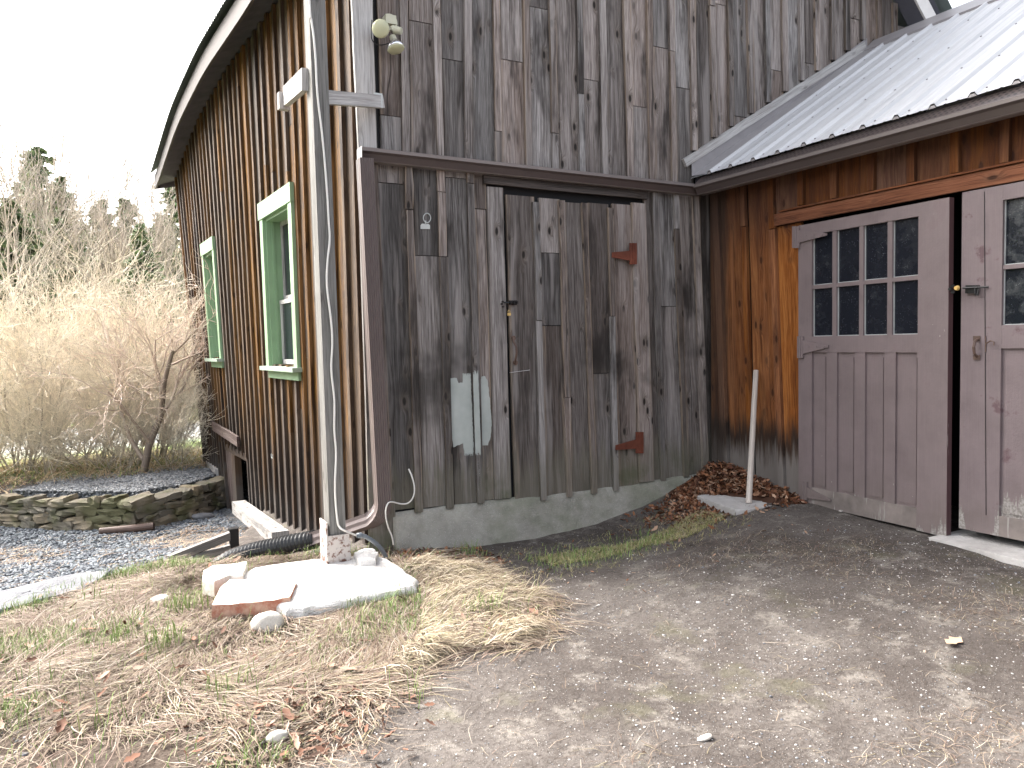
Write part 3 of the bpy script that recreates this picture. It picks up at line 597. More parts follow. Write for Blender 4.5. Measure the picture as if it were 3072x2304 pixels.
# windows of the side wall
def lbar(mb,u0,u1,z0,z1,o0,o1):
    c=[LP(u0,z0,o0),LP(u1,z0,o0),LP(u1,z0,o1),LP(u0,z0,o1),LP(u0,z1,o0),LP(u1,z1,o0),LP(u1,z1,o1),LP(u0,z1,o1)]; mb.hexa(c)
for (a,b,c,d),lab in zip(WIN,('nearer green framed window','farther narrow green framed window')):
    m=MB(); cw=.12
    lbar(m,a,a+cw,c+.03,d-.17,.03,.062); lbar(m,b-cw,b,c+.03,d-.17,.03,.062); lbar(m,a-.01,b+.03,d-.17,d,.03,.070)
    lbar(m,a+cw,a+cw+.025,c+.04,d-.17,-.2,.03); lbar(m,b-cw-.025,b-cw,c+.04,d-.17,-.2,.03); lbar(m,a+cw,b-cw,d-.2,d-.17,-.2,.03)
    lbar(m,b-cw-.04,b-cw-.025,c+.04,d-.2,-.045,-.02)
    lbar(m,a+.02,b-.02,c-.09,c-.01,.025,.05)
    wf=m.build('window',m_green,barn); wf['label']=lab
    m=MB(); lbar(m,a-.05,b+.05,c-.01,c+.03,-.2,.12); m.build('sill',m_sill,wf)
    m=MB(); i0,i1=a+cw+.03,b-cw-.03; zm=(c+d)/2-.15
    for (z0,z1,o) in ((c+.05,zm,-.07),(zm,d-.2,-.11)):
        lbar(m,i0,i0+.04,z0,z1,o-.03,o); lbar(m,i1-.04,i1,z0,z1,o-.03,o); lbar(m,i0,i1,z0,z0+.045,o-.03,o); lbar(m,i0,i1,z1-.04,z1,o-.03,o+.002)
        lbar(m,(i0+i1)/2-.01,(i0+i1)/2+.01,z0,z1,o-.025,o-.004)
    m.build('sash',mw_pale,wf)
    m=MB()
    for (z0,z1,o) in ((c+.05,zm,-.085),(zm,d-.2,-.125)): m.face([LP(i0,z0,o),LP(i1,z0,o),LP(i1,z1,o),LP(i0,z1,o)])
    m.build('pane',m_glass,wf)
# low hatch
hm=MB(); a,b,c,d=HAT
lbar(hm,b-.07,b,-.75,d,-.05,.045); lbar(hm,a+.02,b-.02,d-.10,d-.02,-.05,.02); lbar(hm,a+.02,a+.08,-.8,d-.05,-.05,.02)
ht=hm.build('hatch',mw_side,barn)
m=MB(); m.hboard(PL(636,1290,.09),PL(711,1340,.09),PL(710,1310,.09),PL(634,1264,.09),LN,.03,3,.004); m.build('drip_board',mw_hatch,ht)
m=MB(); m.board(LP(b-.07,-.75,.01),LP(b-.66,-.75,.03),LP(b-.66,d-.1,.01),LP(b-.07,d-.1,.01),LN,.03,3,.003); m.build('hatch_panel',mw_hatch,ht)
m=MB(); m.board(LP(5.70,-.8,.05),LP(5.42,-.8,.05),LP(5.50,d-.1,.02),LP(5.72,d-.1,.02),LN,.08,4,.010,(.2,.98,.95)); m.build('hatch_post',mw_side,ht)
m=MB(); m.face([LP(a-.3,-1,-.5),LP(b+.3,-1,-.5),LP(b+.3,d+.1,-.5),LP(a-.3,d+.1,-.5)]); m.build('hatch_void',m_dark,ht)
m=MB(); c0=LP(7.25,-.28,.02); m.box(c0[0]-.05,c0[0]+.25,c0[1]-.12,c0[1]+1.6,-.6,-.20); m.build('corner_block',m_concp,barn)
# small things nailed on the side wall (parts of the barn)
def hook(px,py,s,P,mat=m_galv,par=barn,nm='hook'):
    h=MB(); c=P(px,py,.05); h.tube([c+LD*(-s*math.cos(a))+np.array([0,0,-s*math.sin(a)]) for a in np.linspace(-.4,math.pi+.4,9)],.004,5); return h.build(nm,mat,par)
hook(816,1366,.03,PL)
# eave: fascia, soffit, corrugated sheets (wavy, it sags to the far end)
ev=[(-.4,4.80),(1.0,4.80),(2.06,4.80),(2.76,4.828),(4.39,4.912),(6.53,4.833),(8.0,4.60),(9.13,4.41)]
eu=np.linspace(-.4,9.13,40); ez=np.interp(eu,[e[0] for e in ev],[e[1] for e in ev]); ez=np.convolve(np.r_[ez[:1],ez[:1],ez,ez[-1:],ez[-1:]],np.ones(5)/5,'valid')
def LQ(u,z,off): return LO+LD*u+LN*off+np.array([0,0,z])
fa=MB(); so_=MB(); cr_=MB()
for i in range(39):
    u0,u1=eu[i],eu[i+1]; z0,z1=ez[i],ez[i+1]
    fa.hexa([LQ(u0,z0-.27,.30),LQ(u1,z1-.27,.30),LQ(u1,z1-.27,.27),LQ(u0,z0-.27,.27),LQ(u0,z0-.05,.30),LQ(u1,z1-.05,.30),LQ(u1,z1-.05,.27),LQ(u0,z0-.05,.27)],col=(.5,.5,.5))
    so_.face([LQ(u0,z0-.22,.27),LQ(u1,z1-.22,.27),LQ(u1,z1-.10,-.05),LQ(u0,z0-.10,-.05)])
fa.build('fascia',m_fascia,barn); 
so_.face([LQ(9.13,ez[-1]-.27,.27),LQ(9.13,ez[-1]-.04,.27),LQ(9.13,ez[-1]+.25,-.05),LQ(9.13,ez[-1]-.2,-.05)])
so_.build('soffit',m_soffit,barn)
cm=MB(); pitch=.085; us=np.arange(-.45,9.2,pitch/4)
RXr,RZr=4.65,7.75
def evz(u): return float(np.interp(u,eu,ez))
for i in range(len(us)-1):
    row=[]
    for uu,k in ((us[i],i),(us[i+1],i+1)):
        w_=.016*math.sin(k*math.pi/2+.3); zb=evz(uu)-.02+w_; A=LQ(uu,zb,.37); Bp=np.array([RXr,A[1],RZr+w_]); row.append((A,Bp))
    (A,B1),(C_,D_)=row; cm.face([A,C_,D_,B1]); 
for yy0 in (4.85,): cm.face([(RXr,yy0,RZr),(RXr,14.4,RZr),(8.3,14.4,4.0),(8.3,yy0,4.0)])
cm.build('roof',m_corr,barn,smooth=True)
# gable rake on the right: soffit and pale rake board
rk=MB(); sl=1.03
for yo0,yo1,mi in ((0,.35,0),):
    rk.face([(RXr,FY,RZr-.12),(RXr,FY-.35,RZr-.12),(8.2,FY-.35,4.22-.24),(8.2,FY,4.22-.24)])
    rk.face([(RXr,FY,RZr-.12),(RXr,FY-.35,RZr-.12),(1.2,FY-.35,4.62),(1.2,FY,4.62)])
m_soffit2=painted('blue_grey_soffit_paint',(.16,.165,.20),rough=.7)
rk.build('gable_soffit',m_soffit2,barn)
rb=MB(); A=PF(1990*1.3887,0,.36); B=PF(2032*1.3887,58*1.3887,.36); k=(B[2]-A[2])/(B[0]-A[0]); k=-1.0
def rz(x): return A[2]+(x-A[0])*k
rb.bar((RXr,FY-.36,rz(RXr)),(8.3,FY-.36,rz(8.3)),.02,.16,upv=(0,0,1))
rb.bar((RXr,FY-.36,rz(RXr)),(1.1,FY-.36,rz(RXr)-3.4),.02,.16,upv=(0,0,1)); rb.build('rake_board',m_rake,barn)
# gutter: K profile swept
def gutter(mb,pts,outs,prof,mi=0,mlip_lit=1):
    secs=[]
    for p,o in zip(pts,outs): secs.append([np.array(p)+np.array(o)*d+np.array([0,0,z]) for d,z in prof])
    for s0,s1 in zip(secs,secs[1:]):
        for k in range(len(prof)-1): mb.face([s0[k],s1[k],s1[k+1],s0[k+1]],mi=mlip_lit if (k in (4,0,1)) else mi)  # bottom faces coloured paler, as if catching light from the ground
    for s in (secs[0],secs[-1]): mb.face(s[:-1])
prof=[(.005,0.0),(.07,.0),(.078,.006),(.098,.045),(.115,.060),(.118,.082),(.110,.086),(.108,.070)]
gm=MB(); gz=2.708
gutter(gm,[(1.625,FY,gz+.012),(4.64,FY,gz-.010)],[NF,NF],prof)
gm.face([(1.622,FY-.005,gz),(1.622,FY-.118,gz+.0),(1.622,FY-.125,gz+.1),(1.622,FY-.005,gz+.1)])
gut=gm.build('gutter',[m_gut,m_gut_lip_lit],barn)
# downspout with elbow
dp=MB(); 
def rectsweep(mb,pts,w,h,side,ribs=6):
    side=np.array(side,float); secs=[]
    for i,p in enumerate(pts):
        p=np.array(p,float); d=np.array(pts[min(i+1,len(pts)-1)],float)-np.array(pts[max(i-1,0)],float); d/=np.linalg.norm(d)
        s2=side-d*np.dot(side,d); s2/=np.linalg.norm(s2); n2=np.cross(d,s2); sec=[]
        for k in range(ribs*2+1): f=k/(ribs*2); sec.append(p+s2*(f-.5)*w+n2*(h/2-(.006 if k%2 else 0)))
        for k in range(5): f=k/4; sec.append(p+s2*(.5*w-(.005 if k%2 else 0))+n2*(h/2-f*h))
        for k in range(5): f=1-k/4; sec.append(p+s2*(f-.5)*w-n2*h/2)
        for k in range(5): f=k/4; sec.append(p-s2*(.5*w-(.004 if k%2 else 0))+n2*(-h/2+f*h))
        secs.append(sec)
    for a,b in zip(secs,secs[1:]):
        for k in range(len(a)): k2=(k+1)%len(a); mb.face([a[k],a[k2],b[k2],b[k]])
    mb.face(secs[-1])
T0=np.array([1.66,5.155,2.70]); T1=np.array([1.705,5.165,.42])
T0=(PF(1078,482,.11)+PF(1114,482,.11))/2; T1=(PF(1127,1480,.11)+PF(1170,1480,.11))/2
T0=T0+np.array([-.004,.0,.01]); T1=T1+np.array([-.006,0,0])
P1=T1+np.array([0.002,0,-.06]); e=np.array([-.22,.20,-.135]); 
pts=[T0,T0*.5+T1*.5,T1,P1]; 
for k in (.25,.5,.75,1): pts.append(P1+np.array([0,0,-.09])*(1-(1-k)**2)+e*.35*k*k)
last=pts[-1]; en=np.array([1.24,5.62,.03]); pts+=[last+(en-last)*.5,en]
rectsweep(dp,pts,.096,.092,(1,0,0.0)); m_spout=painted('brown_downspout_metal',(.125,.098,.094),rough=.4,var=.06)
dsp=dp.build('downspout',m_spout,gut)
# flashing board on the gable over the garage roof
fl=MB(); A=PF(1480*1.3887,350*1.3887,.03);B=PF(1870*1.3887,97*1.3887,.03)
dv=(B-A)/np.linalg.norm(B-A); pn=np.array([-dv[2],0,dv[0]])
fl.hboard(A-pn*.045,B-pn*.045,B+pn*.03,A+pn*.03,NF,.03,4,.002,(.4,.6,.1)); flb=fl.build('flashing_board',mw_pale,barn)
# ------------------------------------------------------------------ garage wing
gar=empty('garage',(4.78,3.5,.2),'low garage wing with orange brown boards, brown paired doors and a white metal roof','garage')
gw=MB()
def yr(x,y): return PR(x,y)[1]
rb_=[(5.25,5.25,1),(yr(2152,798),yr(2184,1450),.075),(yr(2235,700),yr(2260,1450),.05),(yr(2319,798),yr(2352,1480),.06),(4.215,4.215,1)]
for i in range(4):
    t0,b0,_=rb_[i]; t1,b1,_=rb_[i+1]; zb=.18; zt_=2.80
    js=[]
    if i==3:
        vb(gw,RP,NR,b0+.0,b1,t0,t1,zb,2.33,0,joints=js); vb(gw,RP,NR,t0,t1,t0,t1,2.34,zt_,0)
    else: vb(gw,RP,NR,b0-.034,b1,t0-.034,t1,zb,zt_,0,joints=js,col=(random.random(),.1 if i==0 else random.random(),.5))
for i in (1,2,3):
    t0,b0,w_=rb_[i]; vb(gw,RP,NR,b0-w_/2,b0+w_/2,t0-w_/2,t0+w_/2,.17,2.78,.034,t=.032,joints=[PR(2235,680)[2]] if i==2 else ([PR(2319,688)[2]] if i==3 else []),jit=.004)
# above header
tb=[yr(2409,600),yr(2508,590),yr(2620,560),yr(2740,500),yr(2873,430),yr(3023,400)]
ys=[4.215]+tb+[tb[-1]-.24*k for k in range(1,16)]
for a,b in zip(ys,ys[1:]): vb(gw,RP,NR,a,b,a,b,2.42,2.80,0)
for a in ys[1:]: vb(gw,RP,NR,a-.028,a+.028,a-.028,a+.028,2.455,2.79,.034,t=.032)
for a,b in zip(ys[9:],ys[10:]): vb(gw,RP,NR,a,b,a,b,.1,2.42,0)
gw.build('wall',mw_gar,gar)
b_=MB(); b_.box(RX+.03,RX+.05,4.24,5.24,.1,2.75); b_.box(RX+.03,RX+.05,-2.4,4.24,2.4,2.75); b_.build('wall_backing',m_dark,gar)
b_=MB(); b_.box(RX+.9,RX+.92,-2,5,0,2.7); b_.box(RX+.05,RX+.9,1.2,1.22,0,2.7); b_.face([(RX+.05,1.2,2.6),(RX+.05,5,2.6),(RX+.9,5,2.6),(RX+.9,1.2,2.6)]);b_.face([(RX+.05,1.2,.02),(RX+.05,5,.02),(RX+.9,5,.02),(RX+.9,1.2,.02)]); b_.build('interior',m_dark,gar)
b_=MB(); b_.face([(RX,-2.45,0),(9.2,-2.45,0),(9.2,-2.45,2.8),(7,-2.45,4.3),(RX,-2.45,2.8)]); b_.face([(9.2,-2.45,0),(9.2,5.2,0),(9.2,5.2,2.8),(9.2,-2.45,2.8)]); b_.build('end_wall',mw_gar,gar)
hd=MB(); hd.hboard(RP(4.459,2.335,.032),RP(.9,2.335,.032),RP(.9,2.435,.032),RP(4.459,2.425,.032),NR,.03,12,.002); hd.bar(RP(4.4,2.44,.03),RP(.9,2.447,.03),.03,.012); hd.build('header_board',mw_head,gar)
# roof
EX,EZ,SL=4.60,2.850,.636; RGX=6.98
rm=MB()
def rp(x,y,h=0): return (x,y,EZ+(x-EX)*SL+h)
y=5.262; ribs=[]; yy=5.03
prof2=[(FY-.01,0)]
k=0
while yy>-2.6:
    r_=.014 if k%3 else .024; r_=.024
    prof2+= [(yy+.028,0),(yy+.012,r_),(yy-.012,r_),(yy-.028,0)]
    for q in (.083,.165): prof2+=[(yy-q+.012,0),(yy-q,.004),(yy-q-.012,0)]
    ribs.append(yy); yy-=.248; k+=1
for (ya,ha),(yb,hb) in zip(prof2,prof2[1:]):
    rm.face([rp(EX,ya,ha),rp(EX,yb,hb),rp(RGX,yb,hb),rp(RGX,ya,ha)])
    rm.face([(2*RGX-EX,ya,EZ+ha),(2*RGX-EX,yb,EZ+hb),rp(RGX,yb,hb),rp(RGX,ya,ha)])
for i,yy in enumerate(ribs):
    rm.face([rp(EX-.001,yy+.026,-.004),rp(EX-.001,yy+.012,.014),rp(EX-.001,yy-.012,.014),rp(EX-.001,yy-.026,-.004)],mi=1)
    for q,xx in enumerate((4.67,5.22,5.85,6.5)):
        c=np.array(rp(xx,yy-.045,.001)); rm.disc(c,(-SL,0,1),.007,.006,6,mi=1)
rm.build('roof',[m_metal,m_fgrey],gar)
rc_=MB(); z=EZ+(RGX-EX)*SL
rc_.face([(RGX-.17,FY-.02,z-.17*SL+.022),(RGX-.17,-2.6,z-.17*SL+.022),(RGX,-2.6,z+.05),(RGX,FY-.02,z+.05)]); rc_.face([(RGX+.17,FY-.02,z-.17*SL+.022),(RGX+.17,-2.6,z-.17*SL+.022),(RGX,-2.6,z+.05),(RGX,FY-.02,z+.05)]); rc_.face([(RGX-.17,FY-.02,z-.17*SL+.022),(RGX-.17,-2.6,z-.17*SL+.022),(RGX-.172,-2.6,z-.17*SL+.0),(RGX-.172,FY-.02,z-.17*SL+.0)])
rc_.build('ridge_cap',m_fgrey,gar)
fs=MB(); fs.face([rp(EX,5.245,.02),rp(EX,5.085,.006),rp(RGX-.1,5.085,.006),rp(RGX-.1,5.245,.02)]); fs.face([rp(EX,5.245,.02),rp(EX,5.246,.12),rp(RGX-.1,5.246,.12),rp(RGX-.1,5.245,.02)]); fs.build('valley_flashing',m_fgrey,gar)
sf=MB(); sf.box(EX+.03,RX,-2.45,5.25,2.76,2.775); sf.box(EX+.04,EX+.06,-2.45,5.25,2.70,2.85); sf.build('soffit',m_soffit,gar)
gm=MB(); EO=np.array([-1,0,0]); gutter(gm,[(4.66,5.16,2.690),(4.66,-2.5,2.662)],[EO,EO],prof); gg=gm.build('gutter',[m_gut,m_gut_lip_lit],gar)
gd=MB(); y=5.15
def gq(y,k): return np.array([4.545+.085*k,y,2.772+.074*k-(5.15-y)*.0037])
gd.face([gq(5.16,0),gq(-2.5,0),gq(-2.5,1),gq(5.16,1)])
yy=5.1; hol=MB()
while yy>1.9:
    for j,kk in enumerate((.25,.5,.75)):
        y0=yy-j*.012; a=gq(y0,kk-.07);b=gq(y0-.018,kk-.07);c=gq(y0-.018,kk+.07);d=gq(y0,kk+.07); up_=np.array([-.0013,0,.0015]); gd.face([a+up_,b+up_,c+up_,d+up_],mi=1)
    yy-=.036
gd.build('gutter_guard',[m_gut,m_black],gg)
# garage doors
leaf_th=.045
def make_leaf(y_h,y_f,xo_h,xo_f,cols,rows,panels,name_label,glassmat,zb=.175,zt=2.30,door_mat=None):
    door_mat=door_mat or m_brown
    """leaf between hinge edge y_h and free edge y_f; positions along it given as Y on the wall plane"""
    def LPt(yv,z,off):
        k=(yv-y_h)/(y_f-y_h); return np.array([RX-(xo_h+(xo_f-xo_h)*k)-off,yv,z])
    def lb(mb,ya,yb,z0,z1,o0,o1):
        mb.hexa([LPt(ya,z0,o0),LPt(yb,z0,o0),LPt(yb,z0,o1),LPt(ya,z0,o1),LPt(ya,z1,o0),LPt(yb,z1,o0),LPt(yb,z1,o1),LPt(ya,z1,o1)])
    m=MB(); T=leaf_th; yo=sorted([y_h,y_f],reverse=True)
    c0,c1=cols[0][0],cols[-1][1]
    lb(m,yo[0],c0,zb,zt,0,T); lb(m,c1,yo[1],zb-.01,zt+.0,0,T+.002)     # stiles
    lb(m,c0,c1,rows[0][1],zt,0,T-.001)                                   # top rail
    zr0,zr1=panels['rail']; lb(m,c0,c1,zr0,rows[-1][0],0,T-.001)      # lock rail
    for (a,b),(c,d) in zip(cols,cols[1:]): lb(m,b,c,rows[-1][0],rows[0][1],.004,T-.006)
    for r0,r1 in zip(rows,rows[1:]): lb(m,c0,c1,r1[1],r0[0],.006,T-.008)
    for (a,b) in panels['cols']:                                          # raised verticals between panels
        pass
    pc=panels['cols']
    for (a,b),(c,d) in zip(pc,pc[1:]): lb(m,b,c,panels['bot'],zr0,.0,T-.003)
    if pc[0][0]<c0-.005: lb(m,c0,pc[0][0],panels['bot'],zr0,0,T-.003)
    if pc[-1][1]>c1+.005: lb(m,pc[-1][1],c1,panels['bot'],zr0,0,T-.003)
    for (a,b) in pc:
        lb(m,a,b,panels['bot'],zr0,.004,T-.020); lb(m,a-.018,b+.018,panels['bot']+.02,zr0-.035,.004,T-.014)
    dobj=m.build('garage_door',door_mat,gar); dobj['label']=name_label
    br=MB(); lb(br,c0,c1,zb,panels['bot'],0,T-.0015); br.build('bottom_rail',m_worn,dobj)
    ge=MB(); s=-.0015; lb(ge,yo[1]+s*0-.0015,yo[1]+.001,zb,zt,0,T+.001); ge.build('door_edge',m_edge,dobj)
    for r in rows:
        for (a,b) in cols:
            e1,e2=random.uniform(-.0035,.0035),random.uniform(-.0035,.0035); p=MB(); p.face([LPt(a,r[0],.016+e1),LPt(b,r[0],.016+e2),LPt(b,r[1],.016-e1),LPt(a,r[1],.016-e2)]); po=p.build('pane',glassmat,dobj)
    pu=MB()
    for r in rows:
        for (a,b) in cols:
            lb(pu,a,a-.005,r[0],r[1],.016,.024); lb(pu,a,b,r[0],r[0]+.005,.016,.024)
    pu.build('glazing_putty',m_white if False else m_galv,dobj)
    return dobj,LPt
cols=[(yr(2449,920),yr(2511,920)),(yr(2524,920),yr(2594,920)),(yr(2607,920),yr(2681,920)),(yr(2696,920),yr(2778,920))]
rz_=lambda x,y:PR(x,y,.04)[2]
rows=[(rz_(2774,825),rz_(2771,649)),(rz_(2778,1002),rz_(2776,838))]
pcols=[(yr(2449,1200),yr(2494,1200)),(yr(2526,1200),yr(2581,1200)),(yr(2613,1200),yr(2673,1200)),(yr(2707,1200),yr(2777,1200))]
pan={'rail':(rz_(2779,1057),0),'bot':.31,'cols':pcols}
print('door',cols,rows,pan)
yF=yr(2872,900)
LD1,LPt1=make_leaf(4.205,yF-.0,.0,.045,cols,rows,pan,'left brown garage door, standing slightly ajar',m_glass)
def PRo(x,y,off=0): return PR(x,y,off+.02)
def PD(x,y,off=0):
    p=PR(x,y,.05); k=(4.205-p[1])/(4.205-yF); return PR(x,y,.045*k+off)
thinge(LD1,((2376,679),(2397,744)),[(2397,690),(2480,700),(2480,706),(2397,728)],m_brown,PD,off=.062,n=NR)
thinge(LD1,((2391,1009),(2408,1074)),[(2407,1020),(2484,1036),(2484,1042),(2407,1062)],m_brown,PD,off=.062,n=NR)
thinge(LD1,((2399,1446),(2420,1500)),[(2421,1462),(2491,1498),(2491,1504),(2421,1494)],m_brown,PD,off=.062,n=NR)
h=MB()
for x,y in ((2860,858),(2853,867),(2861,876)): h.disc(PR(x,y,.088),NR,.010,.014,10)
sub(LD1,'bolt_keeper',m_black,h)
h=MB(); h.disc(PR(2872,864,.094),NR,.016,.016,12,r2=.012); sub(LD1,'knob',m_brass,h)
# right leaf, closed, runs out of the picture
y0=yr(2893,900); w1=cols[0][1]-cols[0][0]
cp=[yr(3016,800)]; cw_=abs(cols[3][1]-cols[3][0])
c2=[(cp[0]-k*(cw_+.045),cp[0]-k*(cw_+.045)-cw_) for k in range(4)]
rz2=lambda x,y:PR(x,y,.01)[2]
rows2=[(rz2(3020,795),rz2(3020,600)),(rz2(3020,975),rz2(3020,808))]
pan2={'rail':(rz2(3020,1045),0),'bot':rz2(3020,1550),'cols':c2}
LD2,LPt2=make_leaf(y0,c2[-1][1]-.14,-.012,-.012,c2,rows2,pan2,'right brown garage door with peeling paint at its foot',m_glass2,zb=.225,zt=2.325,door_mat=m_brown2)
h=MB(); h.bar(PR(2953,575,.036),PR(2958,1545,.036),.003,.002,upv=(1,0,0)); sub(LD2,'plank_joint',m_black,h)
def PD2(x,y,off=0): return PR(x,y,off)
h=MB(); a=PR(2888,864,.075);b=PR(2965,861,.05); h.tube([a,b],.006,8); h.bar(PR(2900,868,.045),PR(2935,868,.045),.03,.05); h.tube([PR(2925,862,.06),PR(2926,885,.066),PR(2932,886,.066),PR(2936,866,.06)],.006,6); sub(LD2,'bolt',m_black,h)
h=MB(); h.tube([PR(2934,1018,.04),PR(2925,1024,.07),PR(2921,1042,.08),PR(2923,1060,.07),PR(2930,1070,.04)],.0085,8); 
for yy in (1015,1072): polyface(h,[PR(2919,yy-7,.042),PR(2939,yy-7,.042),PR(2939,yy+7,.042),PR(2919,yy+7,.042)],NR,.006)
sub(LD2,'handle',m_bronze,h)
h=MB(); h.tube([PR(2956,1032,.05),PR(2972,1022,.06),PR(2982,1026,.06),PR(2981,1036,.06)],.004,6); h.bar(PR(2957,1008,.038),PR(2957,1055,.038),.004,.006,upv=(1,0,0)); sub(LD2,'latch_hook',m_bronze,h)
# ------------------------------------------------------------------ post, cable, cross arms
def tp(name,mb,mats,label,cat,group=None,smooth=False):
    o=mb.build(name,mats,None,smooth=smooth); return tag(o,label,cat,group)
PB=np.array([1.252,4.888,.235]); post=empty('post',(1.30,4.95,.06),'tall grey square timber post standing in a rusty bracket on the white slab','post')
m=MB(); w_,d_=.104,.13; base=[PB+np.array(p) for p in ((0,0,-.12),(w_,0,-.12),(w_,d_,-.12),(0,d_,-.12))]
dx=(1.199+.030-1.251); tz=4.6; k=(tz-.235)/(3.59-.235)
top=[b+np.array([dx*k,0,tz-.115]) for b in base]
for i in range(4):
    j=(i+1)%4; ww=w_ if i%2==0 else d_
    for q in range(4):
        f0,f1=q/4,(q+1)/4; A0=base[i]+(top[i]-base[i])*f0;A1=base[j]+(top[j]-base[j])*f0;B1=base[j]+(top[j]-base[j])*f1;B0=base[i]+(top[i]-base[i])*f1
        m.face([A0,A1,B1,B0],uv=[(i,f0*4.5),(i+ww,f0*4.5),(i+ww,f1*4.5),(i,f1*4.5)],bl=[(.4,.5)]*4,col=(.4,.6,.4))
m.face(top); m.build('shaft',mw_post,post)
m=MB(); z0,z1=.055,.24; m.box(1.232,1.372,4.868,4.880,z0,z1); m.box(1.222,1.232,4.862,5.03,z0-.03,z1+.09); m.box(1.372,1.380,4.872,5.03,z0,z1-.05)
for p in ((1.33,.20),(1.335,.10),(1.30,.09),(1.29,.15)): m.disc((p[0],4.868,p[1]),(0,-1,0),.008,.008,8)
m.build('base_bracket',m_plate,post)
m=MB(); A=onp(976,292,(0,1,0),(0,4.93,0)); B=PF(1146,306,.05)
m.bar(A,B,.035,.085,upv=(0,0,1),col=(.4,.6,.3)); m.build('tie_board',mw_pale,post)
m=MB(); m.bar(PF(1124,300,.075),PF(1147,303,.075),.012,.098); m.build('tie_plate',m_galv,post)
m=MB(); A=onp(915,238,(0,1,0),(0,4.98,0)); B=onp(864,292,(0,1,0),(0,6.0,0)); B=PL(850,290,.12); B=A+(B-A)*.55
B=onp(858,290,(0,1,0),(0,5.75,0)); m.bar(A,B,.04,.135,upv=(0,0,1),col=(.4,.9,.2)); ao=m.build('brace_board',mw_pale,post)
m=MB(); m.bar(B+np.array([-.012,0,-.03]),B+np.array([-.016,.05,-.03]),.075,.12); m.build('brace_block',mw_pale,post)
cab=[(780*1.1885,0),(934,60),(940,100),(947,180),(950,250),(955,310),(968,420),(980,560),(986,660),(989,720),(982,790),(981,860),(993,960),(997,1030),(994,1110),(1003,1200),(1003,1290),(1008,1360),(1005,1470),(1012,1560),(1018,1580)]
ycab=4.872
m=MB(); 
def smoothpts(P,n=5):
    P=[np.array(p,float) for p in P]; out=[]
    for i in range(len(P)-1):
        p0=P[max(i-1,0)];p1=P[i];p2=P[i+1];p3=P[min(i+2,len(P)-1)]
        for k in range(n):
            t_=k/n; out.append(.5*((2*p1)+(-p0+p2)*t_+(2*p0-5*p1+4*p2-p3)*t_*t_+(-p0+3*p1-3*p2+p3)*t_**3))
    out.append(P[-1]); return out
cp_=[onp(x,y,(0,1,0),(0,ycab,0)) for x,y in cab[0:]]; cp_[0]=onp(928,0,(0,1,0),(0,ycab,0)); up1=cp_[0]+np.array([-.02,0,.9])
ce=[onp(1030,1590,(0,1,0),(0,4.86,0)),onp(1068,1606,(0,1,0),(0,4.93,0))]
m.tube(smoothpts([up1]+cp_+ce),.0068,8); tp('cable',m,m_white,'white electric cable running down the front of the grey post','cable',smooth=True)
m=MB(); c=onp(1070,1607,(0,1,0),(0,4.93,0)); m.tube([c,c+np.array([.03,0,-.002]),c+np.array([.045,.0,-.008])],[.016,.02,.012],10)
pts=[onp(x,y,(0,1,0),(0,yy,0)) for x,y,yy in ((1082,1606,4.93),(1100,1612,4.93),(1125,1628,4.94),(1146,1650,4.95),(1158,1675,4.96),(1162,1695,4.97))]
sp_=smoothpts(pts,6); m.tube(sp_,[.0135+.0022*(i%2) for i in range(len(sp_))],10); tp('conduit',m,m_conduit,'grey flexible conduit curving from the cable plug down to the slab','conduit',smooth=True)
m=MB(); pts=[PF(x,y,o) for x,y,o in ((1226,1407,.09),(1236,1430,.12),(1243,1462,.13),(1240,1490,.13),(1226,1508,.12),(1205,1512,.12),(1172,1506,.16),(1160,1518,.18),(1157,1545,.18),(1164,1580,.17),(1176,1610,.16),(1180,1634,.15))]
m.tube(smoothpts(pts),.0055,7); tp('loose_cable',m,m_white,'loose end of white cable curling up beside the downspout foot','cable',smooth=True)
# ------------------------------------------------------------------ drain pipe
m=MB(); A=np.array([1.32,5.55,.062]); pts=[A,np.array([1.19,5.66,.028]),np.array([1.06,5.77,-.01]),np.array([.93,5.88,-.05]),np.array([.80,6.0,-.11]),np.array([.68,6.1,-.20])]; sp_=smoothpts(pts,12)
m.tube(sp_,[.066+(.006 if i%2 else -.003) for i in range(len(sp_))],18); tp('drain_pipe',m,m_pipe,'black corrugated drain pipe on the end of the brown downspout','pipe')
# ------------------------------------------------------------------ slab and stones
def rock(name,outline,z0,z1,mat,label,cat,group=None,bev=.02,rough=.006,dome=0,sub_=3,tilt=(0,0)):
    """outline: world (x,y) ring; builds a rounded slab"""
    ring=[]; n=len(outline)
    for i in range(n):
        x,y=outline[i];x2,y2=outline[(i+1)%n]
        for k in range(sub_): f=k/sub_; ring.append((x+(x2-x)*f+random.uniform(-rough,rough),y+(y2-y)*f+random.uniform(-rough,rough)))
    cx_=sum(p[0] for p in ring)/len(ring);cy_=sum(p[1] for p in ring)/len(ring)
    mb=MB(); lv=[(1.0,z0),(1.01,z0+(z1-z0)*.4),(1.0,z1-bev),(1-bev*.9,z1-bev*.3),(1-bev*2.2,z1)]+[(q,z1) for q in (.7,.4,.15)]
    rs=[]
    for s,z in lv: rs.append([(cx_+(x-cx_)*s,cy_+(y-cy_)*s,z+(dome*(1-s*s) if z==z1 else 0)+(random.uniform(-rough,rough)*.5 if z>z0 else 0)+tilt[0]*(x-cx_)*s+tilt[1]*(y-cy_)*s) for x,y in ring])
    for a,b in zip(rs,rs[1:]):
        for i in range(len(ring)): j=(i+1)%len(ring); mb.face([a[i],a[j],b[j],b[i]])
    mb.face(rs[-1]); mb.face(rs[0])
    o=mb.build(name,mat,None,merge=True); tag(o,label,cat,group); return o
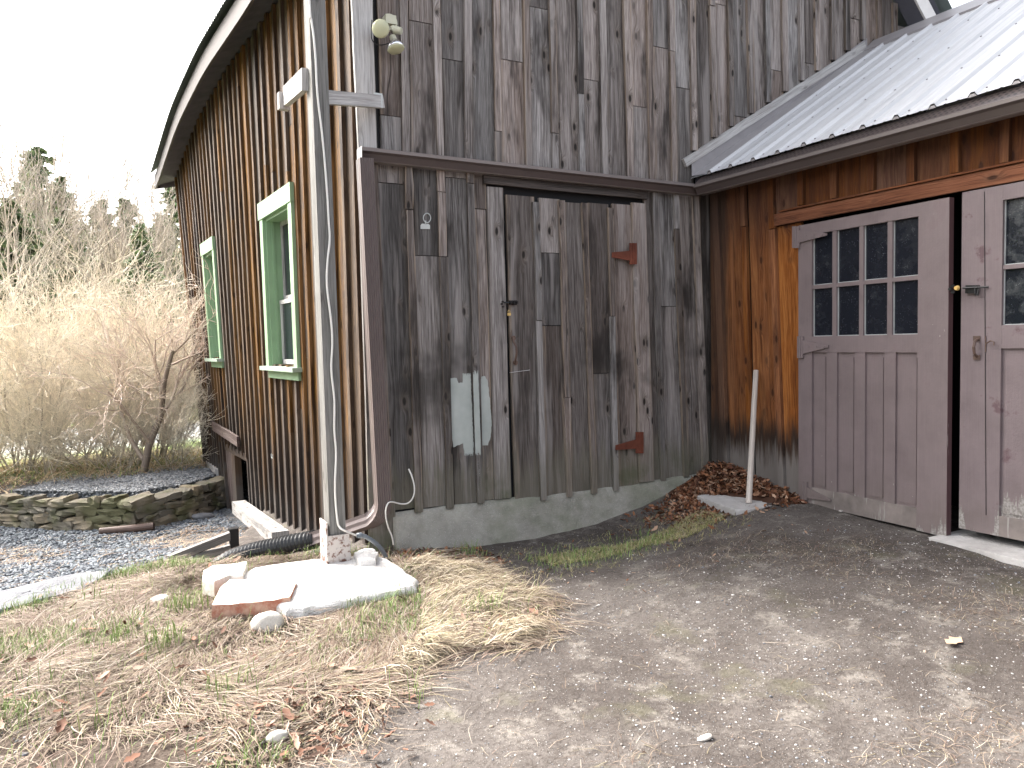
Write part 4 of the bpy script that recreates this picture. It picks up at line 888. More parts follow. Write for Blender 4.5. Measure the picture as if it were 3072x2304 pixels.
def zr_(pts,z): return [tuple(PZ(x,y,z)[:2]) for x,y in pts]
rock('slab',zr_([(862,1822),(780,1795),(690,1740),(760,1700),(900,1680),(1000,1668),(1120,1662),(1160,1670),(1210,1705),(1252,1735),(1250,1758),(1180,1770),(1050,1798),(930,1818),(860,1828)],.06),-.06,.058,m_concw,'big rough white concrete slab under the grey post','slab',dome=.012,rough=.008)
rock('concrete_lump',[tuple(PZ(x,y,.08)[:2]) for x,y in ((1060,1668),(1090,1654),(1120,1655),(1135,1668),(1125,1690),(1080,1694))],.03,.10,m_concw,'small white hump of concrete right of the post foot','concrete',bev=.02,dome=.02)
rock('flagstone',zr_([(635,1812),(660,1762),(690,1740),(760,1742),(885,1742),(888,1752),(870,1790),(800,1800),(720,1806)],.085),.0,.085,m_flag,'cream flagstone with rust red broken edge leaning on the slab','stone',bev=.006,rough=.004,tilt=(.02,.03))
rock('white_stone',zr_([(606,1752),(612,1728),(640,1712),(700,1706),(742,1700),(738,1722),(730,1745),(690,1742),(640,1762)],.06),.0,.095,m_wstone,'flat white stone at the left end of the slab','stone',bev=.02,rough=.005)
def boulder(name,c,r,mat,label,cat='stone',seed=1,group=None,rot=0,seg=3):
    import bmesh
    b=bmesh.new(); bmesh.ops.create_icosphere(b,subdivisions=seg,radius=1); rr=random.Random(seed)
    ph=[(Vector((rr.gauss(0,1),rr.gauss(0,1),rr.gauss(0,1))).normalized(),rr.uniform(.75,.98)) for _ in range(9)]
    for v in b.verts:
        d=v.co.copy()
        for n,h in ph:
            q=d.dot(n)
            if q>h: d-=n*(q-h)
        d*=1+rr.uniform(-.012,.012); v.co=d
    me=bpy.data.meshes.new(name); b.to_mesh(me); b.free(); me.materials.append(mat); me.polygons.foreach_set('use_smooth',np.ones(len(me.polygons),dtype=bool))
    o=bpy.data.objects.new(name,me); COL.objects.link(o); o.location=c; o.scale=r; o.rotation_euler=(rr.uniform(-.2,.2),rr.uniform(-.2,.2),rot); return tag(o,label,cat,group)
def gpt(x,y,dz=0,z=0):
    p=PZ(x,y,z)
    for _ in range(4): p=PZ(x,y,float(H(p[0],p[1])))
    return (float(p[0]),float(p[1]),float(p[2])+dz)
boulder('round_stone',gpt(803,1888,.03),(.085,.075,.065),m_wstone,'round cracked white stone in the grass below the flagstone',seed=3)
boulder('small_stone',gpt(700,1846,.02),(.045,.035,.04),m_wstone,'small upright white stone left of the round one',seed=4)
boulder('buried_stone',gpt(483,1800,.0),(.07,.05,.03),m_wstone,'half buried white stone in the straw left of the flagstone',seed=5)
boulder('white_chip',gpt(220,1868,.0),(.045,.03,.015),m_wstone,'small white chip lying in the straw at the far left',seed=6)
boulder('white_shard',gpt(830,2225,.02),(.045,.035,.02),m_wstone,'white shard among brown leaves near the bottom of the bank',seed=9)
boulder('white_flake',gpt(2115,2217,.005),(.035,.02,.01),m_wstone,'largest white pebble on the bare driveway',seed=10)
# granite kerb slab at the left
rock('granite_slab',[tuple(PZ(x,y,-.06)[:2]) for x,y in ((-160,1880),(-160,1812),(0,1775),(120,1745),(230,1720),(335,1712),(258,1768),(120,1800),(0,1832))],-.45,-.055,m_gran,'long grey granite slab edging the straw bank on the left','kerbstone',bev=.02,rough=.008)
# ------------------------------------------------------------------ timber edging, beam
m=MB(); te=empty('timber_edging',(.95,6.95,-.3),'weathered plank edging with a black end post beside the slate gravel','edging')
A=gpt(520,1690); 
pa,pb_=np.array([.42,6.55,-.30]),np.array([.945,6.86,-.165])
pa=PZ(505,1680,-.20); pb_=PZ(692,1606,-.16); 
m.bar(pa,pb_,.05,.07,col=(.5,.3,.2)); m.build('upper_plank',mw_grey,te)
m=MB(); pc_=PZ(585,1676,-.25); pd_=PZ(694,1643,-.27); m.bar(pc_,pd_,.05,.06,col=(.2,.2,.2)); m.build('lower_plank',mw_grey,te)
m=MB(); q=PZ(698,1605,-.16); m.box(q[0]-.03,q[0]+.045,q[1]-.04,q[1]+.04,-.6,-.10); m.build('end_post',m_black,te)
m=MB(); A=PZ(718,1512,-.18); B=PZ(815,1610,-.20); B=np.array([1.36,7.0,-.15]); A=PZ(716,1518,-.2)
A=PZ(716,1520,-.42)
m.bar(A,PZ(842,1618,-.24),.15,.14,col=(.3,.7,.3)); tp('beam',m,mw_grey,'square grey timber beam lying along the foot of the brown wall','beam')
# iron pipe, rod and stones beside the retaining wall
m=MB(); m.tube([gpt(300,1602,.03),gpt(400,1597,.045),gpt(462,1591,.05)],[.04,.045,.045],14,cap=False); m.tube([gpt(420,1595,.045),gpt(462,1591,.05)],.039,14,cap=False); tp('iron_pipe',m,m_bronze,'rusty pipe half sunk in the slate gravel','pipe',smooth=False)
m=MB(); q=np.array(gpt(533,1560,.01)); q=np.array(gpt(540,1565,.0)); q=np.array(gpt(535,1560,0)); m.tube([q,q+np.array([0,0,.18])],.016,8); m.disc(q,(0,0,1),.09,.012,16); tp('iron_base',m,m_rust,'rusty round iron base with a short upright rod','stand').name='rod_stand'
boulder('pale_rock',gpt(472,1572,.03),(.14,.07,.05),m_gran,'pale grey rock beside the open end of the rusty pipe',seed=21,rot=.6)
boulder('low_rock',gpt(610,1556,.03),(.15,.08,.05),m_gran,'pale grey rock between the iron base and the brown wall',seed=22,rot=.4)
# ------------------------------------------------------------------ dry stone retaining wall
rw=empty('retaining_wall',(.3,9.6,-.45),'low dry stone retaining wall of mossy fieldstones along the gravel','wall')
import bmesh
def wallstone(c,s,rot,mat,rnd):
    b=bmesh.new(); bmesh.ops.create_cube(b,size=1); bmesh.ops.subdivide_edges(b,edges=b.edges[:],cuts=2,use_grid_fill=True)
    for v in b.verts:
        k=v.co.copy(); d=max(abs(k.x),abs(k.y),abs(k.z)); r=math.sqrt(k.x**2+k.y**2+k.z**2)
        f=.62+.38*(d/ r if r else 1); v.co=Vector((k.x*f,k.y*f,k.z*f*1.05))+Vector((random.uniform(-.07,.07),random.uniform(-.07,.07),random.uniform(-.09,.09)))
    me=bpy.data.meshes.new('stone'); b.to_mesh(me); b.free(); a=me.color_attributes.new('bv','FLOAT_COLOR','POINT'); a.data.foreach_set('color',np.tile([rnd,rnd,rnd,1],len(me.vertices)).astype(np.float32)); me.materials.append(mat)
    me.transform(Matrix.Translation(c)@Matrix.Rotation(rot[2],4,'Z')@Matrix.Rotation(rot[1],4,'Y')@Matrix.Rotation(rot[0],4,'X')@Matrix.Diagonal((*s,1)))
    o=bpy.data.objects.new('stone',me); COL.objects.link(o); o.parent=rw; o.matrix_parent_inverse=rw.matrix_basis.inverted(); return o
wl=[(-1.42,11.5),(-1.1,11.15),(-.42,10.5),(.31,10.02),(.86,10.35),(1.36,10.95)]
seglen=[math.dist(a,b) for a,b in zip(wl,wl[1:])]; tot=sum(seglen)
def along(d):
    for (a,b),L in zip(zip(wl,wl[1:]),seglen):
        if d<=L or b==wl[-1]: k=min(d/L,1); return (a[0]+(b[0]-a[0])*k,a[1]+(b[1]-a[1])*k,math.atan2(b[1]-a[1],b[0]-a[0]))
        d-=L
for row in range(4):
    d=random.uniform(0,.15)
    while d<tot-.05:
        L=random.uniform(.13,.40); hh_=random.uniform(.065,.12); x,y,an=along(d+L/2); 
        wallstone((x,y+.02*row,-.66+row*.092+hh_/2),(L*1.12,.25,hh_*1.15),(random.uniform(-.1,.1),random.uniform(-.22,.12),an+random.uniform(-.12,.12)),m_stone if not(row>=2 and d<.35) else m_wstone,random.random()); d+=L
# ------------------------------------------------------------------ things by the garage
rock('stepping_stone',zr_([(2090,1487),(2120,1483),(2200,1487),(2290,1498),(2325,1508),(2332,1516),(2250,1528),(2205,1530),(2150,1510)],.175),.05,.178,m_concp,'flat pale stone slab lying in the leaf litter by the garage','slab',bev=.01,rough=.003)
m=MB(); a=np.array(PZ(2246,1510,.178)); b=PR(2268,1112,.06); m.tube([a,a*.5+b*.5,b],[.024,.022,.021],12,col=(.5,.5,.4)); tp('wooden_pole',m,mw_plain,'plain wooden tool handle leaning in the corner on the pale stone','pole')
m=MB(); c=[PZ(2785,1611,.17),PZ(3100,1690,.16),np.array([4.9,2.3,.17]),np.array([4.9,3.0,.19]),PZ(2908,1583,.18)]
ring=[tuple(p[:2]) for p in (PZ(2787,1611,.17),PZ(2908,1583,.17))]+[(4.95,2.9),(4.95,.8),(4.35,.8)]
rock('threshold_slab',ring,.05,.172,m_concp,'smooth pale concrete slab at the foot of the garage doors','slab',bev=.004,rough=.001,sub_=2)
m=MB(); q=gpt(2520,1538,.012); m.bar(q,np.array(q)+np.array([.16,-.0,.0]),.02,.008); tp('stick',m,mw_plain,'short pale stick on the dirt by the garage door','stick')
# bracket on the front wall
m=MB(); polyface(m,[PF(x,y,.008) for x,y in ((1262,676),(1266,671),(1285,671),(1290,676),(1290,687),(1262,687))],NF,.004)
a_=[PF(1281+11*math.cos(q),654+14*math.sin(q),.012) for q in np.linspace(.9,2*math.pi+.9,17)]; m.tube(a_,.004,6)
m.tube([PF(1276,672,.01),PF(1277,662,.012)],.005,6)
tp('metal_bracket',m,m_galv,'small bright metal bracket screwed high on the grey wall','bracket')
# floodlight
fl_=empty('floodlight',tuple(PF(1164,65,.02)),'twin head security floodlight with motion sensor on the barn corner','lamp')
m=MB(); c=PF(1166,70,0.003); m.disc(c,NF,.055,.03,20); m.box(c[0]-.045,c[0]+.03,c[1]-.075,c[1]-.03,c[2]-.03,c[2]+.03); m.build('mount_box',m_lamp,fl_)
def lamphead(c,d,s=1):
    d=np.array(d,float); d/=np.linalg.norm(d)
    m=MB(); m.tube([c-d*.10*s,c-d*.065*s],[.022*s,.026*s],12); m.build('lamp_socket',m_lamp,fl_)
    m=MB(); m.tube([c-d*.065*s,c-d*.045*s,c-d*.02*s,c],[.026*s,.042*s,.057*s,.061*s],20); m.build('reflector',m_chrome,fl_,smooth=True)
    m=MB(); m.tube([c,c+d*.008,c+d*.014],[.061*s,.052*s,.02*s],20); m.build('lens',m_glasscream,fl_,smooth=True)
lamphead(PF(1142,86,.17),(-.55,-.80,-.25)); lamphead(PF(1188,147,.12),(.12,-.30,-.95))
m=MB(); c=PF(1184,92,.09); m.tube([c+np.array([-.02,0,.025]),c+np.array([.0,-.01,.0]),c+np.array([.035,-.04,-.012])],[.012,.03,.022],10); m.build('motion_sensor',m_lamp,fl_)
m=MB(); m.tube(smoothpts([PF(1116,60,.05),PF(1114,110,.05),PF(1125,130,.05),PF(1145,135,.05),PF(1172,128,.05)]),.0035,6); m.build('lamp_wire',m_black,fl_)
# ------------------------------------------------------------------ scatter helpers
def inst(name,tv,tf,pos,scale,rz,tilt,col,mat,label,cat,kind='stuff',group=None):
    """copies of a small template as one mesh; tv (k,3)"""
    N=len(pos); k=len(tv); sv=tv[None]*scale[:,None,:]
    ct,st_=np.cos(tilt[:,0]),np.sin(tilt[:,0]); y=sv[:,:,1]*ct[:,None]-sv[:,:,2]*st_[:,None]; z=sv[:,:,1]*st_[:,None]+sv[:,:,2]*ct[:,None]; x=sv[:,:,0]
    c2,s2=np.cos(tilt[:,1]),np.sin(tilt[:,1]); x,z=x*c2[:,None]+z*s2[:,None],-x*s2[:,None]+z*c2[:,None]
    c,s=np.cos(rz),np.sin(rz); X_=x*c[:,None]-y*s[:,None]; Y_=x*s[:,None]+y*c[:,None]
    V=np.stack([X_,Y_,z],-1)+pos[:,None,:]; F=(tf[None]+(np.arange(N)*k)[:,None,None]).reshape(-1,tf.shape[1])
    o=npmesh(name,V.reshape(-1,3),F,mat,col=np.repeat(col,k,0)); return tag(o,label,cat,group,kind)
def ico():
    b=bmesh.new(); bmesh.ops.create_icosphere(b,subdivisions=1,radius=1); v=np.array([v.co[:] for v in b.verts]); f=np.array([[q.index for q in fc.verts] for fc in b.faces]); b.free(); return v,f
def pick(N,pal,var=.15):
    pal=np.array(pal); c=pal[rng.integers(0,len(pal),N)]; return np.clip(c*(1+rng.uniform(-var,var,(N,1))),0,1)
def pts_in(N,x0,x1,y0,y1,cond):
    out=np.zeros((0,2))
    while len(out)<N:
        p=np.c_[rng.uniform(x0,x1,N*2),rng.uniform(y0,y1,N*2)]; out=np.r_[out,p[cond(p[:,0],p[:,1])]]
    return out[:N]
def z_of(p,dz=0): return np.c_[p,H(p[:,0],p[:,1])+dz]
iv,if_=ico(); iv=iv*(1+rng.uniform(-.15,.15,(len(iv),1)))
# pebbles on the driveway
ndir=lambda x,y:(~inpoly(x,y,GRASS))&(y<5.15-.0*x)&(x<4.7)&(x>-.6)
p=pts_in(11000,-.5,4.7,1.2,5.1,lambda x,y:ndir(x,y)&(rng.random(len(x))<np.clip(1.25-.2*y+.9*vnoise(x*1.5,y*1.5),.08,1))); sz=rng.gamma(1.3,.0010,len(p))+.0011
pal=[(.50,.48,.46),(.30,.29,.28),(.20,.21,.22),(.14,.15,.17),(.30,.24,.19),(.56,.54,.52),(.24,.22,.2)]
inst('pebbles',iv,if_,z_of(p,.001),np.c_[sz*1.3,sz,sz*.6],rng.uniform(0,6.3,len(p)),rng.uniform(-.2,.2,(len(p),2)),pick(len(p),pal),m_peb,'small pale pebbles strewn over the dirt driveway','pebbles')
# pebbles on the bank's bare soil
p=pts_in(500,-.6,.6,2.6,3.8,lambda x,y:vnoise(x*2,y*2)>-.1); sz=rng.gamma(1.6,.002,len(p))+.002
inst('soil_pebbles',iv,if_,z_of(p,.001),np.c_[sz*1.3,sz,sz*.7],rng.uniform(0,6.3,len(p)),rng.uniform(-.2,.2,(len(p),2)),pick(len(p),pal),m_peb,'pebbles in the bare soil at the lower left of the bank','pebbles')
# slate gravel
gcond=lambda x,y:(y>polyY(x,MB_EDGE)+.12)&(y<polyY(x,RET)+.02)&(x<1.55-(y-5.3)*.05)&(vnoise(x*1.1+3,y*1.1)<.33)
p=pts_in(14000,-1.6,1.5,5.3,11.2,gcond); sz=rng.uniform(.010,.024,len(p))
palg=[(.10,.11,.125),(.145,.16,.175),(.20,.215,.235),(.08,.085,.10),(.16,.18,.19)]
inst('slate_gravel',iv,if_,z_of(p,.004),np.c_[sz*1.3,sz*.9,sz*.5],rng.uniform(0,6.3,len(p)),rng.uniform(-.5,.5,(len(p),2)),pick(len(p),palg),m_peb,'blue grey slate gravel below the dry stone wall','gravel')
p=pts_in(9000,-1.4,1.4,10.2,12.4,lambda x,y:(y>polyY(x,RET)+.1)&(x<1.3)&(x>-1.2+(y-10.6)*.35+.25*vnoise(x*3,y*3))); sz=rng.uniform(.010,.022,len(p))
inst('upper_gravel',iv,if_,z_of(p,.004),np.c_[sz*1.3,sz*.9,sz*.5],rng.uniform(0,6.3,len(p)),rng.uniform(-.5,.5,(len(p),2)),pick(len(p),[(.26,.27,.28),(.18,.19,.20),(.33,.33,.33),(.14,.145,.15)]),m_peb,'pale gravel on the terrace above the dry stone wall','gravel')
# grass blades
def blades(name,pos,az,length,width,lift,bend,cols,label,cat='grass',mat=m_grass):
    N=len(pos); n=4; d=np.c_[np.cos(az),np.sin(az)]; s=np.c_[-np.sin(az),np.cos(az)]; V=np.zeros((N,(n+1)*2,3))
    cur=rng.normal(0,.35,N)
    for i in range(n+1):
        f=i/n; a=az+cur*f; dd=np.c_[np.cos(a),np.sin(a)]
        hgt=lift*np.sin(f*math.pi*.5)-bend*f*f; r=length*f*np.cos(np.minimum(lift/np.maximum(length,1e-3),1)*.6)
        c=pos[:,:2]+dd*r[:,None]; z=pos[:,2]+hgt; wv=(width*(1-.75*f))[:,None]
        V[:,2*i,:2]=c-s*wv/2; V[:,2*i+1,:2]=c+s*wv/2; V[:,2*i,2]=z; V[:,2*i+1,2]=z+wv[:,0]*.3
    # keep blades on the surface
    g=H(V[:,:,0],V[:,:,1]); V[:,:,2]=np.maximum(V[:,:,2],g+.002+.02*rng.random((N,1))*(np.arange((n+1)*2)[None]>1))
    F=np.array([[2*i,2*i+1,2*i+3,2*i+2] for i in range(n)]); F=(F[None]+(np.arange(N)*(n+1)*2)[:,None,None]).reshape(-1,4)
    o=npmesh(name,V.reshape(-1,3),F,mat,col=np.repeat(cols,(n+1)*2,0)); return tag(o,label,cat,kind='stuff')
def incl(x,y): return inpoly(x,y,GRASS)
SLAB=zr_([(862,1822),(780,1795),(690,1740),(760,1700),(900,1680),(1000,1668),(1120,1662),(1160,1670),(1210,1705),(1252,1735),(1250,1758),(1180,1770),(1050,1798),(930,1818),(860,1828)],.0)
SLAB=[( .9+(x-.9)*.93,4.5+(y-4.5)*.93) for x,y in SLAB]
def dens(x,y):
    bare=smooth(.35,-.3,x+ .6*(y-3.2))*.85                       # thin, bare soil at the lower left
    bare2=smooth(.12,.3,vnoise(x*1.7+4,y*1.7))*.7
    return np.clip(1-bare-bare2*.6,.06,1)
straw=[(.42,.33,.25),(.50,.41,.31),(.30,.22,.16),(.62,.54,.44),(.17,.115,.08),(.40,.34,.21),(.36,.26,.21),(.24,.16,.12)]
N=40000
def fringe(x,y): return incl(x+.14*vnoise(x*5,y*5)-.08*rng.random(np.shape(x))**2*2,y+.16*vnoise(x*5+3,y*5)+.09*rng.random(np.shape(x))**2*2)
p=pts_in(N,-1.6,2.6,2.0,7.2,lambda x,y:fringe(x,y)&(~inpoly(x,y,SLAB))&(rng.random(len(x))<dens(x,y)))
flow=-.7+2.6*vnoise(p[:,0]*1.7,p[:,1]*1.7)*2+rng.normal(0,.38,N)+rng.choice([0,math.pi],N)*(rng.random(N)<.3)
ln=rng.uniform(.06,.24,N)*(.6+.8*np.clip(.5+1.5*vnoise(p[:,0]*5,p[:,1]*5),0,1))
straw=[tuple(c*.56 for c in q) for q in straw]
blades('dry_grass',z_of(p,.0),flow,ln,rng.uniform(.003,.0055,N),ln*rng.uniform(.02,.28,N),ln*rng.uniform(0,.25,N),pick(N,straw,.2),'matted dry straw coloured grass covering the bank')
# thick combed tuft overhanging the driveway edge
N=5200
def tuft(x,y): 
    cx0=np.interp(y,[3.15,3.5,4.0,4.6],[1.4,1.72,1.95,1.95]); return (np.abs(x-cx0)<.42)&(y<4.75)&(y>3.15)&incl(x,y)
p=pts_in(N,.9,2.4,3.1,4.8,lambda x,y:tuft(x,y)&(rng.random(len(x))<np.clip(.55+1.6*vnoise(x*4.5,y*4.5),.06,1))); ln=rng.uniform(.06,.17,N)
flow=np.radians(-42)+1.1*vnoise(p[:,0]*2.6,p[:,1]*2.6)*2+rng.normal(0,.5,N)
pz=z_of(p,.0); pz[:,2]+=.01+.05*rng.random(N)*np.clip(.5+2*vnoise(p[:,0]*4.5,p[:,1]*4.5),0,1)
blades('grass_tussock',pz,flow,ln,rng.uniform(.003,.0055,N),ln*rng.uniform(.1,.6,N),ln*rng.uniform(.1,.6,N),pick(N,[(.36,.30,.215),(.28,.225,.15),(.44,.38,.29),(.16,.12,.085),(.22,.19,.11),(.10,.07,.05)],.2),'thick combed over tussock of blond grass beside the driveway')
# green shoots
N=11000
def green(x,y): return (incl(x,y)&(rng.random(len(x))<np.clip(smooth(-.05,.25,vnoise(x*2.2+20,y*2.2+5))+.07,0,1))&(~inpoly(x,y,SLAB)))|((y>4.15)&(y<5.05)&(x>2.0)&(x<3.6)&(rng.random(len(x))<.35*np.exp(-((y-4.35-.25*vnoise(x*3,y*2))/.22)**2)*(x>2.5)))
p=pts_in(N,-1.4,3.7,2.4,6.8,green); ln=rng.uniform(.025,.085,N)
blades('green_shoots',z_of(p),rng.uniform(0,6.3,N),ln*.6,rng.uniform(.0025,.0045,N),ln*rng.uniform(.6,1.2,N),ln*.1,pick(N,[(.12,.21,.05),(.19,.27,.08),(.24,.29,.12),(.17,.24,.09)],.2),'fresh green grass shoots scattered through the dry grass')
cen=np.array([[.55,3.6],[.95,3.75],[1.1,4.05],[1.3,4.08],[1.45,4.12],[1.55,4.3],[.2,4.6],[.05,5.0],[.35,4.9],[-.2,3.9],[.45,4.2],[1.7,3.7],[2.15,4.85],[.1,3.25],[.9,3.2],[-.1,4.4]])
cen=cen+rng.normal(0,.12,cen.shape)
N=620; k_=rng.choice(len(cen),N,p=(lambda w_:w_/w_.sum())(rng.random(len(cen))**2+.08)); p=cen[k_]+rng.normal(0,.05,(N,2)); p=p[~inpoly(p[:,0],p[:,1],SLAB)]; N=len(p); ln=rng.uniform(.04,.15,N)
blades('green_tufts',z_of(p),rng.uniform(0,6.3,N),ln*.45,rng.uniform(.003,.005,N),ln,ln*.15,pick(N,[(.12,.20,.05),(.20,.28,.09),(.26,.30,.12)],.2),'taller green grass tufts in front of the white slab')
# strip of low olive grass by the foundation
N=6000
p=pts_in(N,2.3,4.1,4.0,4.95,lambda x,y:(np.abs(y-(4.42+.08*np.sin(x*5)+.12*vnoise(x*4,y*3)))<.16+.1*vnoise(x*3,0*x))&(x>2.6)|((rng.random(len(x))<.06))); ln=rng.uniform(.015,.05,N)
blades('low_grass',z_of(p),rng.uniform(0,6.3,N),ln,rng.uniform(.002,.004,N),ln*.6,ln*.1,pick(N,[(.30,.28,.12),(.40,.35,.18),(.24,.25,.09),(.45,.38,.24)],.2),'low olive grass strip along the concrete foundation')
# sparse straws on the driveway
N=3800
p=pts_in(N,0,4.6,1.3,5.0,lambda x,y:ndir(x,y)&(rng.random(len(x))<np.clip(.05+smooth(.1,.35,vnoise(x*1.9+11,y*1.9+2)),0,1))); ln=rng.uniform(.03,.12,N)
blades('loose_straw',z_of(p,.001),rng.uniform(0,6.3,N),ln,rng.uniform(.0015,.003,N),ln*.06,ln*.02,pick(N,straw,.15),'loose dry straw scattered on the driveway','straw')
# straw litter on gravel
N=3200
p=pts_in(N,-1.6,1.4,6.0,10.2,lambda x,y:(y>polyY(x,MB_EDGE)+.1)&((vnoise(x*1.1+3,y*1.1)>.2)|(rng.random(len(x))<.12))); ln=rng.uniform(.06,.22,N)
blades('gravel_litter',z_of(p,.004),rng.uniform(0,6.3,N),ln,rng.uniform(.003,.006,N),ln*.12,ln*.03,pick(N,[(.40,.29,.2),(.30,.2,.13),(.5,.4,.28)],.2),'dead brown stems and litter over the slate gravel','litter')
# bank behind the gravel under the shrubs
N=13000
p=pts_in(N,-4.5,1.6,11.0,17,lambda x,y:(y>11.75)|(x<-1.3+(y-10.6)*.3)); ln=rng.uniform(.1,.35,N)
blades('bank_grass',z_of(p),rng.uniform(0,6.3,N),ln,rng.uniform(.005,.010,N),ln*.5,ln*.2,pick(N,[(.45,.33,.2),(.36,.25,.15),(.55,.43,.28),(.18,.25,.07)],.2),'brown grass and leaf litter under the bare shrubs')
# leaves
def leafmesh():
    pr=[(-1,0,0),(-.5,.42,.10),(-.1,.30,.02),(.25,.5,.12),(.6,.25,.04),(1,0,.12),(.6,-.25,.06),(.25,-.5,.14),(-.1,-.3,.02),(-.5,-.42,.10)]
    v=[(0,0,-.05)]+pr; f=[[0,i,i+1] for i in range(1,10)]+[[0,10,1]]; return np.array(v,float),np.array(f)
lv,lf=leafmesh()
def leaves(name,p,dz,size,tiltamp,pal,label):
    N=len(p); s=rng.uniform(*size,N); pos=z_of(p); pos[:,2]+=dz
    o=inst(name,lv,lf,pos,np.c_[s,s*rng.uniform(.5,1,N),s*rng.uniform(.5,1.8,N)],rng.uniform(0,6.3,N),rng.normal(0,tiltamp,(N,2)),pick(N,pal,.3),m_leaf,label,'leaves'); return o
pall=[(.17,.07,.035),(.22,.10,.05),(.12,.05,.03),(.28,.15,.09),(.34,.22,.15),(.09,.04,.025)]
N=3400
def pileh(x,y): return .20*np.exp(-(((x-4.72)/.30)**2+((y-5.05)/.32)**2))+.09*np.exp(-(((x-4.75)/.22)**2+((y-4.55)/.35)**2))
p=pts_in(N,3.4,4.79,4.1,5.24,lambda x,y:rng.random(len(x))<np.clip(pileh(x,y)*9+.55*np.exp(-(((x-4.35)/.42)**2+((y-4.75)/.38)**2)),0,1))
p=p[(p[:,0]<4.76)&(p[:,1]<5.13+.12*(p[:,0]>4.72))]
STEP=zr_([(2090,1487),(2200,1487),(2325,1505),(2332,1516),(2205,1530),(2150,1510)],.175); p=p[~inpoly(p[:,0],p[:,1],STEP)]
leaves('leaf_pile',p,pileh(p[:,0],p[:,1])*rng.uniform(.55,1.0,len(p))+.004,(.016,.042),.55,pall,'pile of brown dead leaves in the corner of the two walls')
pm_=MB()
gxx=np.linspace(3.9,4.779,26); gyy=np.linspace(4.1,5.2,26)
Xp,Yp=np.meshgrid(gxx,gyy); Zp=H(Xp,Yp)+pileh(Xp,Yp)*.8-.012
Vp=np.c_[Xp.ravel(),Yp.ravel(),Zp.ravel()]; Ip=np.arange(26*26).reshape(26,26); Fp=np.stack([Ip[:-1,:-1],Ip[:-1,1:],Ip[1:,1:],Ip[1:,:-1]],-1).reshape(-1,4)
mm=npmesh('leaf_mould',Vp,Fp,m_leaf,col=np.tile([[.07,.035,.022]],(len(Vp),1)),smooth=True); tag(mm,'dark leaf mould under the dead leaf pile','leaf mould',kind='stuff')
p=pts_in(170,-1.2,2.3,2.4,5.6,lambda x,y:incl(x,y)&(~inpoly(x,y,SLAB))); leaves('scattered_leaves',p,.03,(.02,.045),.35,[(.20,.105,.07),(.28,.185,.135),(.14,.07,.045)],'single dead leaves scattered through the dry grass')
p=pts_in(170,.1,1.3,2.4,3.6,lambda x,y:rng.random(len(x))<np.exp(-((x-.62)/.32)**2-((y-2.9)/.28)**2)); leaves('leaf_drift',p,.02,(.014,.032),.5,[(.20,.105,.07),(.28,.185,.135),(.14,.07,.045)],'drift of curled brown leaves near the bottom of the bank')
p=pts_in(260,1.75,2.4,4.5,5.12,lambda x,y:rng.random(len(x))<.8); leaves('foundation_leaves',p,.02,(.015,.04),.5,pall,'brown leaves caught at the left end of the foundation')
p=pts_in(90,2.4,4.7,2.4,5.0,lambda x,y:ndir(x,y)&(y>3.4)); leaves('driveway_leaves',p,.006,(.008,.02),.3,pall,'small leaf fragments on the driveway near the doors')
q=gpt(2862,1930,.012); s=np.array([[.065,.062,.03]]); o=inst('oak_leaf',lv,lf,np.array([q]),s,np.array([.1]),np.array([[.12,.05]]),np.array([[.55,.36,.25]]),m_leaf,'single tan oak leaf lying on the open driveway','leaf',kind=None)
# ------------------------------------------------------------------ shrubs and trees
def rv(): 
    v=np.array([random.gauss(0,1) for _ in range(3)]); return v/np.linalg.norm(v)
MINR=.0048
class TW:
    """twigs as thin three sided tubes, fast arrays"""
    def __init__(s): s.V=[];s.F=[];s.C=[];s.n=0
    def seg(s,pts,rads,col,sides=3):
        m=len(pts); P=np.array(pts); d=P[-1]-P[0]; d=d/(np.linalg.norm(d)+1e-9); a=np.cross(d,(0.3,.2,1)); a/=np.linalg.norm(a)+1e-9; b=np.cross(d,a)
        for i in range(m):
            for k in range(sides): an=2*math.pi*k/sides; s.V.append(P[i]+(a*math.cos(an)+b*math.sin(an))*rads[i]); s.C.append(col)
        for i in range(m-1):
            for k in range(sides): k2=(k+1)%sides; s.F.append((s.n+i*sides+k,s.n+i*sides+k2,s.n+(i+1)*sides+k2,s.n+(i+1)*sides+k))
        s.n+=m*sides
def grow(tw,p,d,L,r,depth,col,gn,kids,spread,upb,maxd,leaves=None):
    n=4; pts=[p]; rd=[r]; q=p.copy(); dd=d.copy()
    for i in range(n):
        dd=dd+rv()*gn+np.array([0,0,upb]); dd/=np.linalg.norm(dd); q=q+dd*L/n; pts.append(q.copy()); rd.append(r*(1-.55*(i+1)/n))
    dk=(.50,.66,.88,1.08)[min(depth,3)] if MINR<.01 else 1; rq=random.uniform(.75,1.2); tw.seg(pts,rd,[c*dk*rq for c in col],4 if r>.02 else 3)
    if depth<maxd:
        for k in range(kids[min(depth,len(kids)-1)]):
            f=random.uniform(.12 if depth==0 else .25,1); i=min(int(f*n),n-1); b=pts[i]+(pts[i+1]-pts[i])*(f*n-i)
            nd=dd+rv()*spread; nd/=np.linalg.norm(nd)
            grow(tw,b,nd,L*random.uniform(.5,.75),max(r*(1-.5*f)*.6,MINR),depth+1,col,gn,kids,spread,upb,maxd,leaves)
    elif leaves is not None: leaves.append(pts[-1])
